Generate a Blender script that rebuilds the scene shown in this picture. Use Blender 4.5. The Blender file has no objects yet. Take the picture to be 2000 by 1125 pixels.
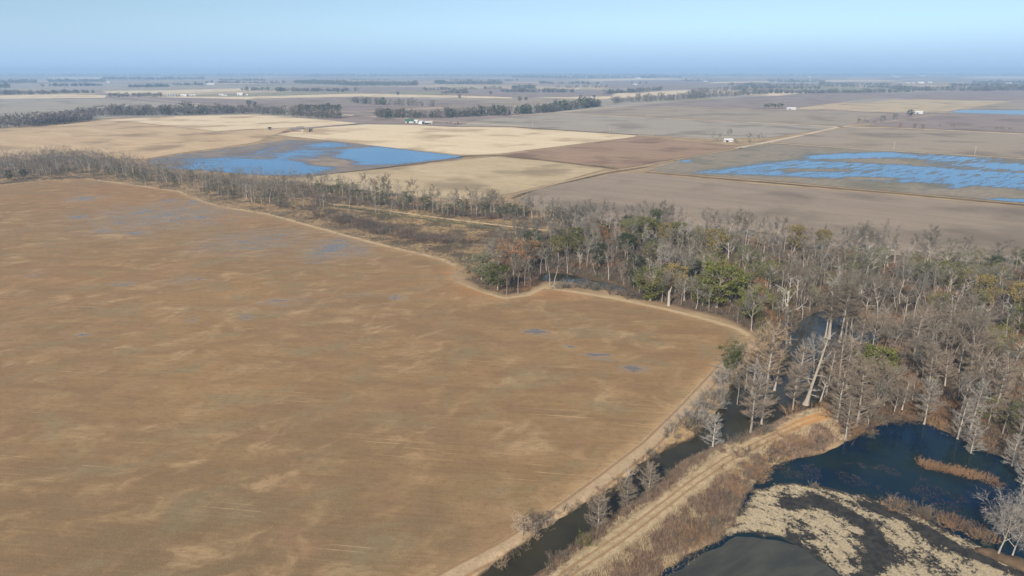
import bpy, math, random
import numpy as np
from mathutils import Vector, Euler
from mathutils.geometry import delaunay_2d_cdt

# ------------------------------------------------------------------ camera, sky, sun, exposure
sc = bpy.context.scene
COL = sc.collection
CAM_H, FPX = 100.0, 1333.0                       # drone height, focal length in 2000-px-wide pixels
PITCH = math.atan((562.5 - 138.0) / FPX)
cam = bpy.data.cameras.new('camera'); cam.sensor_width = 36.0; cam.lens = 36.0 * FPX / 2000.0
cam.clip_start = 0.5; cam.clip_end = 250000.0
camo = bpy.data.objects.new('camera', cam); COL.objects.link(camo)
camo.location = (0, 0, CAM_H); camo.rotation_euler = (math.pi / 2 - PITCH, 0, 0)
sc.camera = camo

SUN_EL, SUN_AZ = math.radians(32.0), math.radians(205.0)
w = bpy.data.worlds.new('World'); sc.world = w; w.use_nodes = True
wn = w.node_tree; bg = wn.nodes['Background']
sky = wn.nodes.new('ShaderNodeTexSky'); sky.sky_type = 'NISHITA'; sky.sun_disc = False
sky.sun_elevation = SUN_EL; sky.sun_rotation = SUN_AZ
sky.altitude = 0; sky.air_density = 1.0; sky.dust_density = 0.8; sky.ozone_density = 3.0
# low winter haze band: the sky is read a little above the horizon line and greys to blue in the lowest two degrees, all the way round
_g = wn.nodes.new('ShaderNodeTexCoord'); _s = wn.nodes.new('ShaderNodeSeparateXYZ'); wn.links.new(_g.outputs['Generated'], _s.inputs[0])
_m = wn.nodes.new('ShaderNodeMath'); _m.operation = 'MULTIPLY_ADD'; _m.inputs[1].default_value = .85; _m.inputs[2].default_value = .105; wn.links.new(_s.outputs[2], _m.inputs[0])
_c = wn.nodes.new('ShaderNodeCombineXYZ'); wn.links.new(_s.outputs[0], _c.inputs[0]); wn.links.new(_s.outputs[1], _c.inputs[1]); wn.links.new(_m.outputs[0], _c.inputs[2])
_n = wn.nodes.new('ShaderNodeVectorMath'); _n.operation = 'NORMALIZE'; wn.links.new(_c.outputs[0], _n.inputs[0]); wn.links.new(_n.outputs[0], sky.inputs[0])
_r = wn.nodes.new('ShaderNodeMapRange'); _r.interpolation_type = 'SMOOTHSTEP'; wn.links.new(_s.outputs[2], _r.inputs['Value'])
_r.inputs['From Min'].default_value = .004; _r.inputs['From Max'].default_value = .066
_x = wn.nodes.new('ShaderNodeMix'); _x.data_type = 'RGBA'; wn.links.new(_r.outputs[0], _x.inputs[0]); 
_t = wn.nodes.new('ShaderNodeVectorMath'); _t.operation = 'MULTIPLY'; _t.inputs[1].default_value = (1.16, 1.09, .98); wn.links.new(sky.outputs[0], _t.inputs[0]); wn.links.new(_t.outputs[0], _x.inputs[7])
_x.inputs[6].default_value = (2.85, 4.1, 5.9, 1)
wn.links.new(_x.outputs[2], bg.inputs[0]); bg.inputs[1].default_value = 0.108
sl = bpy.data.lights.new('sun', 'SUN'); sl.energy = 5.0; sl.angle = math.radians(0.53); sl.color = (1.0, 0.925, 0.81)
so = bpy.data.objects.new('sun', sl); COL.objects.link(so)
so.rotation_euler = Vector((-math.sin(SUN_AZ) * math.cos(SUN_EL), -math.cos(SUN_AZ) * math.cos(SUN_EL),
                            -math.sin(SUN_EL))).to_track_quat('-Z', 'Y').to_euler()
sc.view_settings.view_transform = 'Standard'; sc.view_settings.look = 'None'
sc.view_settings.exposure = 0.5; sc.view_settings.gamma = 1.0
sc.render.engine = 'CYCLES'
sc.cycles.max_bounces = 6; sc.cycles.diffuse_bounces = 2; sc.cycles.glossy_bounces = 2
sc.cycles.volume_bounces = 0; sc.cycles.transparent_max_bounces = 4
sc.cycles.use_denoising = True; sc.cycles.use_adaptive_sampling = False; sc.cycles.caustics_reflective = False; sc.cycles.caustics_refractive = False

rnd = random.Random(7)
rng = np.random.default_rng(7)

# ------------------------------------------------------------------ ground geometry helpers
CP, SP = math.cos(PITCH), math.sin(PITCH)
def G(px, py, z=0.0):
    """survey point: where the sight line of a photo pixel meets the level z"""
    u = (px - 1000.0) / FPX; v = (562.5 - py) / FPX
    t = (z - CAM_H) / (v * CP - SP)
    return (u * t, (CP + v * SP) * t)
def GP(pts, z=0.0): return [G(x, y, z) for x, y in pts]

def sd_poly(X, Y, poly):
    P = np.stack([X, Y], -1); n = len(poly); poly = np.array(poly)
    d = np.full(X.shape, 1e18); ins = np.zeros(X.shape, bool)
    for i in range(n):
        a, b = poly[i], poly[(i + 1) % n]
        e = b - a; wv = P - a
        t = np.clip((wv @ e) / max(e @ e, 1e-9), 0, 1)
        q = wv - t[..., None] * e
        d = np.minimum(d, (q ** 2).sum(-1))
        c = ((a[1] <= Y) != (b[1] <= Y))
        if abs(b[1] - a[1]) > 1e-12:
            xx = a[0] + (Y - a[1]) / (b[1] - a[1]) * (b[0] - a[0])
            ins ^= c & (X < xx)
    d = np.sqrt(d)
    return np.where(ins, -d, d)
def sd_line(X, Y, pts):
    """signed distance to a polyline (positive to the right of its direction)"""
    P = np.stack([X, Y], -1); pts = np.array(pts)
    best = np.full(X.shape, 1e18); sg = np.ones(X.shape)
    for a, b in zip(pts[:-1], pts[1:]):
        e = b - a; wv = P - a
        t = np.clip((wv @ e) / (e @ e), 0, 1)
        q = wv - t[..., None] * e; dd = (q ** 2).sum(-1)
        s = np.sign(wv[..., 0] * e[1] - wv[..., 1] * e[0])
        m = dd < best; best = np.where(m, dd, best); sg = np.where(m, s, sg)
    return np.sqrt(best) * sg
def sstep(a, b, x):
    t = np.clip((x - a) / (b - a), 0, 1); return t * t * (3 - 2 * t)
_vt = np.random.default_rng(11).random((256, 256))
def vnoise(X, Y, s):
    x = np.asarray(X) / s + 57.3; y = np.asarray(Y) / s + 91.7
    xi = np.floor(x).astype(int); yi = np.floor(y).astype(int); fx = x - xi; fy = y - yi
    fx = fx * fx * (3 - 2 * fx); fy = fy * fy * (3 - 2 * fy)
    g = lambda i, j: _vt[i % 256, j % 256]
    return (g(xi, yi) * (1 - fx) + g(xi + 1, yi) * fx) * (1 - fy) + (g(xi, yi + 1) * (1 - fx) + g(xi + 1, yi + 1) * fx) * fy

WATER_Z = -0.7
DITCH = GP([(780, 1215), (937, 1124), (1000, 1078), (1050, 1042), (1095, 1015), (1137, 987), (1180, 962), (1222, 938), (1255, 904), (1310, 872), (1352, 856),
            (1385, 822), (1412, 790), (1428, 752), (1448, 718), (1478, 690), (1500, 672), (1540, 662), (1560, 632), (1590, 612), (1640, 600), (1690, 622),
            (1716, 652), (1700, 684), (1660, 705), (1640, 735), (1612, 762), (1598, 792), (1560, 806), (1520, 820), (1478, 846), (1420, 866), (1376, 884), (1325, 910),
            (1290, 940), (1262, 965), (1200, 1007), (1150, 1045), (1100, 1085), (1045, 1120), (900, 1222)], WATER_Z)
POND = GP([(1225, 1190), (1290, 1118), (1345, 1085), (1400, 1058), (1432, 1022), (1446, 985), (1468, 948), (1500, 912), (1560, 893), (1620, 884), (1668, 856), (1712, 832),
           (1750, 820), (1800, 824), (1850, 845), (1895, 872), (1950, 892), (2010, 915), (2200, 985), (2300, 1120), (2100, 1140), (1990, 1090), (1930, 1066),
           (1900, 1075), (1990, 1112), (2100, 1180), (2100, 1420), (1300, 1420)], WATER_Z)
WOODPOOL = GP([(1045, 548), (1110, 552), (1200, 566), (1262, 580), (1225, 562), (1150, 540), (1070, 532)], -0.4)
CREST = GP([(1628, 806), (1600, 815), (1560, 828), (1480, 868), (1420, 898), (1350, 946), (1280, 1000), (1220, 1046), (1160, 1086), (1110, 1120), (1030, 1180), (920, 1260)], 1.5)
EDGE = GP([(1470, 672), (1425, 702), (1395, 737), (1340, 797), (1270, 867), (1180, 937), (1080, 1011), (980, 1072), (900, 1114), (830, 1152), (700, 1225)])
FIELD = GP([(-600, 408), (-200, 378), (0, 362), (100, 352), (170, 350), (260, 362), (350, 375), (395, 394), (440, 406), (520, 418), (620, 446), (720, 473),
            (800, 492), (865, 508), (893, 522), (880, 540), (900, 553), (940, 570), (985, 583), (1030, 577), (1062, 562), (1120, 570), (1200, 583), (1300, 604), (1380, 624),
            (1440, 642), (1462, 656), (1446, 678), (1408, 704), (1372, 742), (1316, 800), (1246, 868), (1152, 938), (1052, 1010), (952, 1071), (870, 1113), (800, 1150),
            (640, 1235), (-900, 1400)])
FOREST = GP([(962, 520), (1010, 478), (1110, 446), (1200, 438), (1300, 445), (1420, 458), (1560, 480), (1700, 494), (1850, 507), (2000, 522), (2320, 550), (2420, 1000),
             (2200, 1000), (2000, 928), (1900, 886), (1850, 862), (1800, 840), (1745, 834), (1690, 852), (1650, 862), (1622, 830), (1590, 806), (1600, 765), (1635, 730), (1675, 698),
             (1695, 660), (1680, 630), (1632, 610), (1580, 620), (1555, 648), (1500, 682), (1470, 650), (1420, 622), (1340, 603), (1262, 583), (1200, 556), (1110, 545), (1058, 552), (1030, 570), (985, 576), (945, 564), (910, 546)])
STRIP = GP([(-300, 345), (0, 312), (120, 302), (230, 312), (300, 332), (450, 347), (560, 356), (640, 360), (760, 378), (860, 400), (960, 404), (1050, 414), (1180, 432),
            (1110, 446), (1010, 478), (962, 520), (915, 540), (893, 522), (865, 508), (800, 492), (720, 473), (620, 446), (520, 418), (440, 406), (395, 394), (350, 375), (260, 362), (170, 350), (100, 352), (0, 362), (-300, 388)])

def height(X, Y):
    X = np.asarray(X, float); Y = np.asarray(Y, float)
    h = np.zeros(X.shape)
    m = (X > -60) & (X < 300) & (Y > 60) & (Y < 380)
    if m.any():
        x, y = X[m], Y[m]
        wob = (vnoise(x, y, 4.0) - .5) * 1.6 + (vnoise(x, y, 1.7) - .5) * .8
        d = np.minimum(sd_poly(x, y, DITCH), sd_poly(x, y, POND)) + wob
        d = np.minimum(d, sd_poly(x, y, WOODPOOL) + 1.2 + wob)
        lev = 1.6 * (1 - sstep(2.4, 8.5, np.abs(sd_line(x, y, CREST)) + (vnoise(x, y, 6) - .5) * 1.5))
        lev *= sstep(-.5, 2.5, d)
        wat = -1.7 * (1 - sstep(-2.0, 1.6, d))
        fl = -sstep(0, 4, -sd_poly(x, y, FOREST)) * .15 + (vnoise(x, y, 5) - .5) * .25 * sstep(0, 3, -sd_poly(x, y, FOREST))
        h[m] = lev + wat + fl
    return h

# ------------------------------------------------------------------ material helpers
def new_mat(name, rough=.95, spec=.2):
    m = bpy.data.materials.new(name); m.use_nodes = True; nt = m.node_tree
    b = nt.nodes['Principled BSDF']; b.inputs['Roughness'].default_value = rough
    b.inputs['Specular IOR Level'].default_value = spec
    return m, nt, b
def n_(nt, t, **kw):
    n = nt.nodes.new(t)
    for k, v in kw.items(): setattr(n, k, v)
    return n
def lk(nt, a, b): nt.links.new(a, b)
def c4(c): return (c[0], c[1], c[2], 1.0)
def wpos(nt, rot=0.0, scale=(1, 1, 1), obj=False):
    if obj: src = n_(nt, 'ShaderNodeTexCoord').outputs['Object']
    else: src = n_(nt, 'ShaderNodeNewGeometry').outputs['Position']
    mp = n_(nt, 'ShaderNodeMapping', vector_type='TEXTURE'); mp.inputs['Rotation'].default_value = (0, 0, rot)
    mp.inputs['Scale'].default_value = scale
    lk(nt, src, mp.inputs[0]); return mp.outputs[0]
def noise(nt, vec, scale=1.0, detail=4.0, rough=.55, dist=0.0):
    n = n_(nt, 'ShaderNodeTexNoise'); n.inputs['Scale'].default_value = scale; n.inputs['Detail'].default_value = detail
    n.inputs['Roughness'].default_value = rough; n.inputs['Distortion'].default_value = dist
    lk(nt, vec, n.inputs['Vector']); return n.outputs['Fac']
def mth(nt, op, a, b=None, c=None, clamp=False):
    n = n_(nt, 'ShaderNodeMath', operation=op); n.use_clamp = clamp
    for i, v in enumerate((a, b, c)):
        if v is None: continue
        if hasattr(v, 'links') or hasattr(v, 'is_linked'): lk(nt, v, n.inputs[i])
        else: n.inputs[i].default_value = v
    return n.outputs[0]
def smooth(nt, f, a, b):
    n = n_(nt, 'ShaderNodeMapRange', interpolation_type='SMOOTHSTEP'); n.clamp = True
    n.inputs['From Min'].default_value = a; n.inputs['From Max'].default_value = b
    lk(nt, f, n.inputs['Value']); return n.outputs['Result']
def mixc(nt, f, a, b, mode='MIX'):
    n = n_(nt, 'ShaderNodeMix', data_type='RGBA', blend_type=mode)
    for i, v in ((0, f), (6, a), (7, b)):
        if hasattr(v, 'is_linked'): lk(nt, v, n.inputs[i])
        elif i == 0: n.inputs[0].default_value = v
        else: n.inputs[i].default_value = c4(v)
    return n.outputs[2]
def attr(nt, name):
    a = n_(nt, 'ShaderNodeAttribute', attribute_name=name); return a.outputs['Fac'], a.outputs['Color']
def bump(nt, b, h, strength=.4, dist=.2):
    n = n_(nt, 'ShaderNodeBump'); n.inputs['Strength'].default_value = strength; n.inputs['Distance'].default_value = dist
    lk(nt, h, n.inputs['Height']); lk(nt, n.outputs[0], b.inputs['Normal'])

ROW_E = math.radians(-4.0)          # rows of the near field
SEC = math.radians(-36.0)           # section-line direction of the far fields

def water_mat(name, base, rough=.06, wave=.35, scale=1.2, spec=.5, patch=None):
    m, nt, b = new_mat(name, rough, spec)
    v = wpos(nt)
    f = noise(nt, v, .06, 3)
    lk(nt, mixc(nt, smooth(nt, f, .35, .65), base, patch or tuple(c * 1.5 for c in base)), b.inputs['Base Color'])
    b.inputs['IOR'].default_value = 1.33
    bump(nt, b, noise(nt, v, scale, 3), wave, .12)
    return m
M_WATER = water_mat('ditch water', (.026, .023, .014), .05, .10, .8, .3)
M_POND = water_mat('pond water', (.002, .013, .032), .05, .10, .8, .24, (.009, .020, .022))

def field_mat(name, dark, mid, light, rot=SEC, along=90., across=14., fine=3., contrast=1.0, rows=0.0, green=None):
    dark, mid, light = (tuple(a * b_ for a, b_ in zip(c_, (1.0, .955, .86))) for c_ in (dark, mid, light))
    m, nt, b = new_mat(name)
    st = noise(nt, wpos(nt, rot, (along, across, 1)), 1.0, 4, .6, .3)
    big = noise(nt, wpos(nt), .011, 4, .55)
    fi = noise(nt, wpos(nt, rot, (fine * 2.5, fine, 1)), 1.0, 4, .65)
    c = mixc(nt, smooth(nt, st, .5 - .22 / contrast, .5 + .22 / contrast), mid, light)
    c = mixc(nt, smooth(nt, big, .48, .68), c, dark)
    c = mixc(nt, mth(nt, 'MULTIPLY', smooth(nt, fi, .45, .75), .35), c, dark)
    if rows:
        wv = n_(nt, 'ShaderNodeTexWave', wave_type='BANDS', bands_direction='Y'); wv.inputs['Scale'].default_value = 1.0
        wv.inputs['Distortion'].default_value = 1.5
        lk(nt, wpos(nt, rot, (rows * 3, rows, 1)), wv.inputs['Vector'])
        c = mixc(nt, mth(nt, 'MULTIPLY', smooth(nt, wv.outputs['Fac'], .75, .95), .55), c, dark)
    if green:
        g = noise(nt, wpos(nt, rot, (60, 25, 1)), 1.0, 3)
        c = mixc(nt, mth(nt, 'MULTIPLY', smooth(nt, g, .5, .7), .6), c, green)
    lk(nt, c, b.inputs['Base Color'])
    bump(nt, b, fi, .35, .3)
    return m
M_CREAM = field_mat('cream stubble', (.36, .27, .17), (.57, .47, .33), (.64, .54, .39), along=220, across=9, rows=14.)
M_TAN = field_mat('tan stubble', (.25, .18, .11), (.40, .29, .18), (.48, .36, .23), along=120, across=22)
M_TAN2 = field_mat('pale tan grass', (.24, .19, .12), (.38, .30, .19), (.45, .36, .24), along=40, across=16)
M_BROWN = field_mat('brown tilled', (.14, .090, .060), (.235, .155, .105), (.30, .205, .14), along=160, across=12)
M_GREYBR = field_mat('grey brown tilled', (.155, .125, .098), (.225, .180, .142), (.27, .215, .168), along=130, across=16)
M_GREY = field_mat('grey tilled', (.19, .165, .135), (.27, .24, .205), (.31, .275, .23), along=150, across=12)
M_GREY2 = field_mat('warm grey tilled', (.18, .145, .115), (.255, .21, .165), (.30, .25, .19), along=150, across=10)
M_PURP = field_mat('mauve grey tilled', (.15, .115, .10), (.21, .165, .15), (.25, .20, .18), along=200, across=30)
M_OLIVE = field_mat('olive grey fallow', (.15, .14, .085), (.21, .19, .125), (.27, .235, .155), along=120, across=25, green=(.15, .17, .08))
M_ROAD = field_mat('pale dirt road', (.34, .27, .19), (.45, .37, .275), (.52, .43, .33), along=30, across=2)
M_WEEDY = field_mat('weedy track', (.20, .145, .09), (.34, .26, .17), (.42, .32, .21), along=12, across=3)
M_EDGE = field_mat('sandy field-edge track', (.22, .15, .09), (.34, .25, .155), (.43, .33, .21), along=6, across=1.2)
M_DARKW = field_mat('dark weedy ditch', (.07, .055, .04), (.12, .09, .06), (.22, .16, .10), along=8, across=3)

def near_field_mat():
    m, nt, b = new_mat('near field soil', .95, .15)
    wet, _ = attr(nt, 'wet'); red, _ = attr(nt, 'red'); pale, _ = attr(nt, 'pale'); low, _ = attr(nt, 'low')
    st = noise(nt, wpos(nt, ROW_E, (24, 8, 1)), 1.0, 6, .66, .5)
    iso = noise(nt, wpos(nt, math.radians(22), (14, 10.5, 1)), 1.0, 6, .60, .7)
    zone = smooth(nt, noise(nt, wpos(nt), .022, 3, .5), .36, .62)
    big = noise(nt, wpos(nt), .012, 3, .5)
    fi = noise(nt, wpos(nt, ROW_E, (2.6, 1.5, 1)), 1.0, 5, .7)
    grit = noise(nt, wpos(nt), 2.6, 3, .7)
    c = mixc(nt, smooth(nt, st, .36, .70), (.205, .138, .084), (.265, .180, .106))
    c = mixc(nt, mth(nt, 'MULTIPLY', mth(nt, 'MULTIPLY', smooth(nt, iso, .46, .76), mth(nt, 'ADD', mth(nt, 'MULTIPLY', zone, .7), .3)), .85), c, (.43, .325, .215))
    c = mixc(nt, mth(nt, 'MULTIPLY', smooth(nt, big, .50, .68), .5), c, (.30, .195, .105))
    c = mixc(nt, mth(nt, 'MULTIPLY', smooth(nt, noise(nt, wpos(nt, .4, (26, 11, 1)), 1.0, 4, .6), .60, .76), .6), c, (.135, .115, .075))
    c = mixc(nt, mth(nt, 'MULTIPLY', pale, .7), c, (.43, .31, .19))
    c = mixc(nt, mth(nt, 'MULTIPLY', red, mth(nt, 'ADD', smooth(nt, iso, .25, .7), .25), None, True), c, (.36, .17, .075))
    c = mixc(nt, mth(nt, 'MULTIPLY', low, mth(nt, 'ADD', smooth(nt, iso, .7, .35), .25), None, True), c, (.165, .125, .085))
    hv = noise(nt, wpos(nt, .3, (22, 16, 1)), 1.0, 5, .6, .5)
    c = mixc(nt, mth(nt, 'MULTIPLY', smooth(nt, hv, .50, .70), .7), c, (.205, .178, .122))
    c = mixc(nt, mth(nt, 'MULTIPLY', smooth(nt, hv, .46, .30), .5), c, (.255, .165, .115))
    ln = noise(nt, wpos(nt, math.radians(-8), (34, .55, 1)), 1.0, 2, .5)
    lz = smooth(nt, noise(nt, wpos(nt, ROW_E, (60, 24, 1)), 1.0, 2), .52, .62)
    c = mixc(nt, mth(nt, 'MULTIPLY', mth(nt, 'MULTIPLY', smooth(nt, ln, .635, .68), lz), .6), c, (.50, .38, .25))
    c = mixc(nt, mth(nt, 'MULTIPLY', smooth(nt, fi, .46, .70), .5), c, (.15, .10, .060))
    c = mixc(nt, mth(nt, 'MULTIPLY', smooth(nt, grit, .54, .70), .4), c, (.42, .31, .20))
    rw = noise(nt, wpos(nt, math.radians(-7), (26, .75, 1)), 1.0, 3, .6)
    c = mixc(nt, mth(nt, 'MULTIPLY', smooth(nt, rw, .48, .66), .16), c, (.145, .105, .066))
    c = mixc(nt, mth(nt, 'MULTIPLY', smooth(nt, rw, .46, .32), .10), c, (.40, .30, .19))
    wn2 = noise(nt, wpos(nt, math.radians(-3), (15, 2.4, 1)), 1.0, 6, .66)
    damp = smooth(nt, mth(nt, 'ADD', wet, mth(nt, 'MULTIPLY', wn2, 1.1)), .78, 1.10)
    pud = smooth(nt, mth(nt, 'ADD', wet, mth(nt, 'MULTIPLY', wn2, 1.25)), 1.10, 1.18)
    c = mixc(nt, mth(nt, 'MULTIPLY', damp, .7), c, (.215, .185, .165))
    c = mixc(nt, mth(nt, 'MULTIPLY', pud, .85), c, (.12, .105, .095))
    c = mixc(nt, 1.0, c, (.96, .872, .70), 'MULTIPLY')
    lk(nt, c, b.inputs['Base Color'])
    r = mth(nt, 'SUBTRACT', .95, mth(nt, 'ADD', mth(nt, 'MULTIPLY', pud, .42), mth(nt, 'MULTIPLY', damp, .30)))
    lk(nt, r, b.inputs['Roughness'])
    lk(nt, mth(nt, 'ADD', .15, mth(nt, 'ADD', mth(nt, 'MULTIPLY', pud, .45), mth(nt, 'MULTIPLY', damp, .35))), b.inputs['Specular IOR Level'])
    bh = mth(nt, 'MULTIPLY', mth(nt, 'ADD', fi, grit), mth(nt, 'SUBTRACT', 1.0, pud))
    bump(nt, b, bh, .35, .18)
    return m
def flood_mat(name, dark, mid, light, rot, along, across):
    m, nt, b = new_mat(name, .95, .2)
    wet, _ = attr(nt, 'wet')
    st = noise(nt, wpos(nt, rot, (along, across, 1)), 1.0, 6, .68, .2)
    fi = noise(nt, wpos(nt, rot, (10, 4, 1)), 1.0, 4, .65)
    c = mixc(nt, smooth(nt, fi, .35, .7), mid, light)
    c = mixc(nt, smooth(nt, noise(nt, wpos(nt), .02, 3), .45, .7), c, dark)
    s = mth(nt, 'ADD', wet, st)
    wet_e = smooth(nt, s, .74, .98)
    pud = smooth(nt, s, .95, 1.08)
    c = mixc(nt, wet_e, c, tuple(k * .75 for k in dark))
    c = mixc(nt, pud, c, (.012, .105, .24))  # blue of the reflected sky painted into the standing water's base colour
    lk(nt, c, b.inputs['Base Color'])
    lk(nt, mth(nt, 'SUBTRACT', mth(nt, 'SUBTRACT', .9, mth(nt, 'MULTIPLY', wet_e, .45)), mth(nt, 'MULTIPLY', pud, .27)), b.inputs['Roughness'])
    lk(nt, mth(nt, 'ADD', .2, mth(nt, 'MULTIPLY', wet_e, .4)), b.inputs['Specular IOR Level'])
    bump(nt, b, noise(nt, wpos(nt), .9, 3), .5, .3)
    return m

def ground_mat():
    m, nt, b = new_mat('ground')
    fo, _ = attr(nt, 'forest'); lev, _ = attr(nt, 'levee'); edge, _ = attr(nt, 'edge'); bank, _ = attr(nt, 'bank'); stp, _ = attr(nt, 'strip'); rd, _ = attr(nt, 'red')
    v = wpos(nt)
    n1 = noise(nt, v, .05, 5, .6); n2 = noise(nt, v, .35, 5, .65); n3 = noise(nt, v, 1.6, 4, .7)
    c = mixc(nt, smooth(nt, n1, .35, .65), (.26, .19, .12), (.36, .28, .18))
    # mottled dry grass and dark weeds of the stream strip
    s = mixc(nt, smooth(nt, n2, .36, .62), (.145, .105, .065), (.36, .265, .145))
    s = mixc(nt, smooth(nt, n1, .44, .58), s, (.095, .075, .052))
    c = mixc(nt, stp, c, s)
    f = mixc(nt, smooth(nt, n2, .35, .65), (.070, .052, .038), (.13, .093, .064))  # leaf litter, its colours darkened to carry the shade among the trees
    f = mixc(nt, smooth(nt, n1, .54, .68), f, (.18, .105, .06))
    c = mixc(nt, fo, c, f)
    # levee: tan grass, rutted track, purplish weeds low on the slopes
    al = mth(nt, 'ABSOLUTE', lev)
    lg = mixc(nt, smooth(nt, n2, .35, .62), (.29, .235, .155), (.44, .365, .25))
    lw = mixc(nt, smooth(nt, n3, .4, .65), (.13, .085, .060), (.27, .19, .115))
    lg = mixc(nt, smooth(nt, mth(nt, 'ADD', al, mth(nt, 'MULTIPLY', n2, 4.0)), 4.2, 5.6), lg, lw)
    rut = smooth(nt, mth(nt, 'ABSOLUTE', mth(nt, 'SUBTRACT', mth(nt, 'ADD', al, mth(nt, 'MULTIPLY', n2, .5)), 1.15)), .55, .15)
    lg = mixc(nt, mth(nt, 'MULTIPLY', rut, .85), lg, (.27, .175, .10))
    lg = mixc(nt, mth(nt, 'MULTIPLY', smooth(nt, al, 2.8, 1.2), mth(nt, 'MULTIPLY', rd, 1.0)), lg, (.46, .25, .10))
    c = mixc(nt, smooth(nt, mth(nt, 'ADD', al, n2), 11.0, 9.0), c, lg)
    # track round the field
    ae = mth(nt, 'ABSOLUTE', edge)
    bk = mixc(nt, smooth(nt, n2, .38, .62), (.25, .17, .10), (.42, .31, .18))
    c = mixc(nt, smooth(nt, mth(nt, 'ADD', ae, n2), 9.0, 7.0), c, bk)
    tr = mixc(nt, smooth(nt, n2, .3, .7), (.33, .255, .175), (.43, .335, .235))
    tr = mixc(nt, smooth(nt, mth(nt, 'ABSOLUTE', mth(nt, 'SUBTRACT', ae, 1.9)), .7, .1), tr, (.26, .18, .11))
    c = mixc(nt, smooth(nt, mth(nt, 'ADD', ae, mth(nt, 'MULTIPLY', n2, .8)), 3.4, 2.9), c, tr)
    c = mixc(nt, mth(nt, 'MULTIPLY', smooth(nt, n3, .5, .75), .35), c, (.12, .09, .06))
    c = mixc(nt, smooth(nt, mth(nt, 'ADD', bank, mth(nt, 'MULTIPLY', n2, .8)), 1.0, .1), c, (.060, .046, .030))
    c = mixc(nt, 1.0, c, (.95, .87, .75), 'MULTIPLY')
    lk(nt, c, b.inputs['Base Color'])
    bump(nt, b, mth(nt, 'ADD', n2, mth(nt, 'MULTIPLY', n3, .5)), .6, .35)
    return m

# ------------------------------------------------------------------ mesh helpers
def mesh_from(name, V, F, mat=None, parent=None, smooth_=False, attrs=None):
    me = bpy.data.meshes.new(name); me.from_pydata([tuple(v) for v in V], [], [tuple(f) for f in F])
    if mat: me.materials.append(mat)
    if smooth_: me.polygons.foreach_set('use_smooth', [True] * len(me.polygons))
    for k, a in (attrs or {}).items():
        at = me.attributes.new(k, 'FLOAT', 'POINT'); at.data.foreach_set('value', np.asarray(a, np.float32).ravel())
    me.update()
    o = bpy.data.objects.new(name, me); COL.objects.link(o)
    if parent: o.parent = parent
    return o
def struct(o): o['kind'] = 'structure'; return o
def stuff(o, label, cat): o['kind'] = 'stuff'; o['label'] = label; o['category'] = cat; return o
def tag(o, label, cat, group=None):
    o['label'] = label; o['category'] = cat
    if group: o['group'] = group
    return o

def sheet(name, poly, mat, z=.04, grid=0, attrs=None):
    """flat polygon sheet; with grid > 0 it gets inner vertices that carry attributes"""
    if not grid:
        V = [(x, y, z) for x, y in poly]
        return struct(mesh_from(name, V, [list(range(len(V)))], mat))
    P = np.array(poly); x0, y0 = P.min(0); x1, y1 = P.max(0)
    gx, gy = np.meshgrid(np.arange(x0, x1, grid), np.arange(y0, y1, grid)); gx = gx.ravel(); gy = gy.ravel()
    k = sd_poly(gx, gy, poly) < -grid * .35
    pts = [Vector(p) for p in poly] + [Vector((a, b)) for a, b in zip(gx[k], gy[k])]
    n = len(poly)
    vs, _, fs, _, _, _ = delaunay_2d_cdt(pts, [], [list(range(n))], 1, 1e-4)
    X = np.array([v[0] for v in vs]); Y = np.array([v[1] for v in vs])
    at = {k2: f(X, Y) for k2, f in (attrs or {}).items()}
    return struct(mesh_from(name, np.stack([X, Y, np.full(X.shape, z)], -1), fs, mat, attrs=at))
def ribbon(name, pts, width, mat, z=.3):
    P = [Vector(p) for p in pts]; V = []; F = []
    for i, p in enumerate(P):
        d = (P[min(i + 1, len(P) - 1)] - P[max(i - 1, 0)]).normalized(); nrm = Vector((-d.y, d.x)) * width / 2
        V += [(p.x + nrm.x, p.y + nrm.y, z), (p.x - nrm.x, p.y - nrm.y, z)]
        if i: F.append((2 * i - 2, 2 * i - 1, 2 * i + 1, 2 * i))
    return struct(mesh_from(name, V, F, mat))

# ------------------------------------------------------------------ the ground, one sheet to the horizon
def graded(a, b, step, far):
    c = list(np.arange(a, b, step)); s = step; x = c[-1]
    while x < far: s *= 1.16; x += s; c.append(x)
    s = step; x = a; pre = []
    while x > -far: s *= 1.16; x -= s; pre.append(x)
    return np.array(pre[::-1] + c)
gx = graded(-45, 235, .85, 90000); gy = graded(92, 335, .85, 90000)
GX, GY = np.meshgrid(gx, gy); X, Y = GX.ravel(), GY.ravel()
Hh = height(X, Y)
nx, ny = len(gx), len(gy)
ii = np.arange(nx * ny).reshape(ny, nx)
Fq = np.stack([ii[:-1, :-1], ii[:-1, 1:], ii[1:, 1:], ii[1:, :-1]], -1).reshape(-1, 4)
me = bpy.data.meshes.new('ground')
me.vertices.add(nx * ny); me.vertices.foreach_set('co', np.stack([X, Y, Hh], -1).astype(np.float32).ravel())
me.loops.add(Fq.size); me.loops.foreach_set('vertex_index', Fq.ravel().astype(np.int32))
me.polygons.add(len(Fq)); me.polygons.foreach_set('loop_start', np.arange(0, Fq.size, 4, dtype=np.int32))
me.polygons.foreach_set('loop_total', np.full(len(Fq), 4, np.int32)); me.polygons.foreach_set('use_smooth', np.ones(len(Fq), bool))
near = (np.abs(X) < 900) & (Y > 0) & (Y < 1100)
def near_attr(f, far):
    a = np.full(X.shape, far, np.float32); a[near] = f(X[near], Y[near]); return a
water_d = lambda x, y: np.minimum(np.minimum(sd_poly(x, y, DITCH), sd_poly(x, y, POND)), sd_poly(x, y, WOODPOOL))
EA = G(1600, 815)
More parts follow.
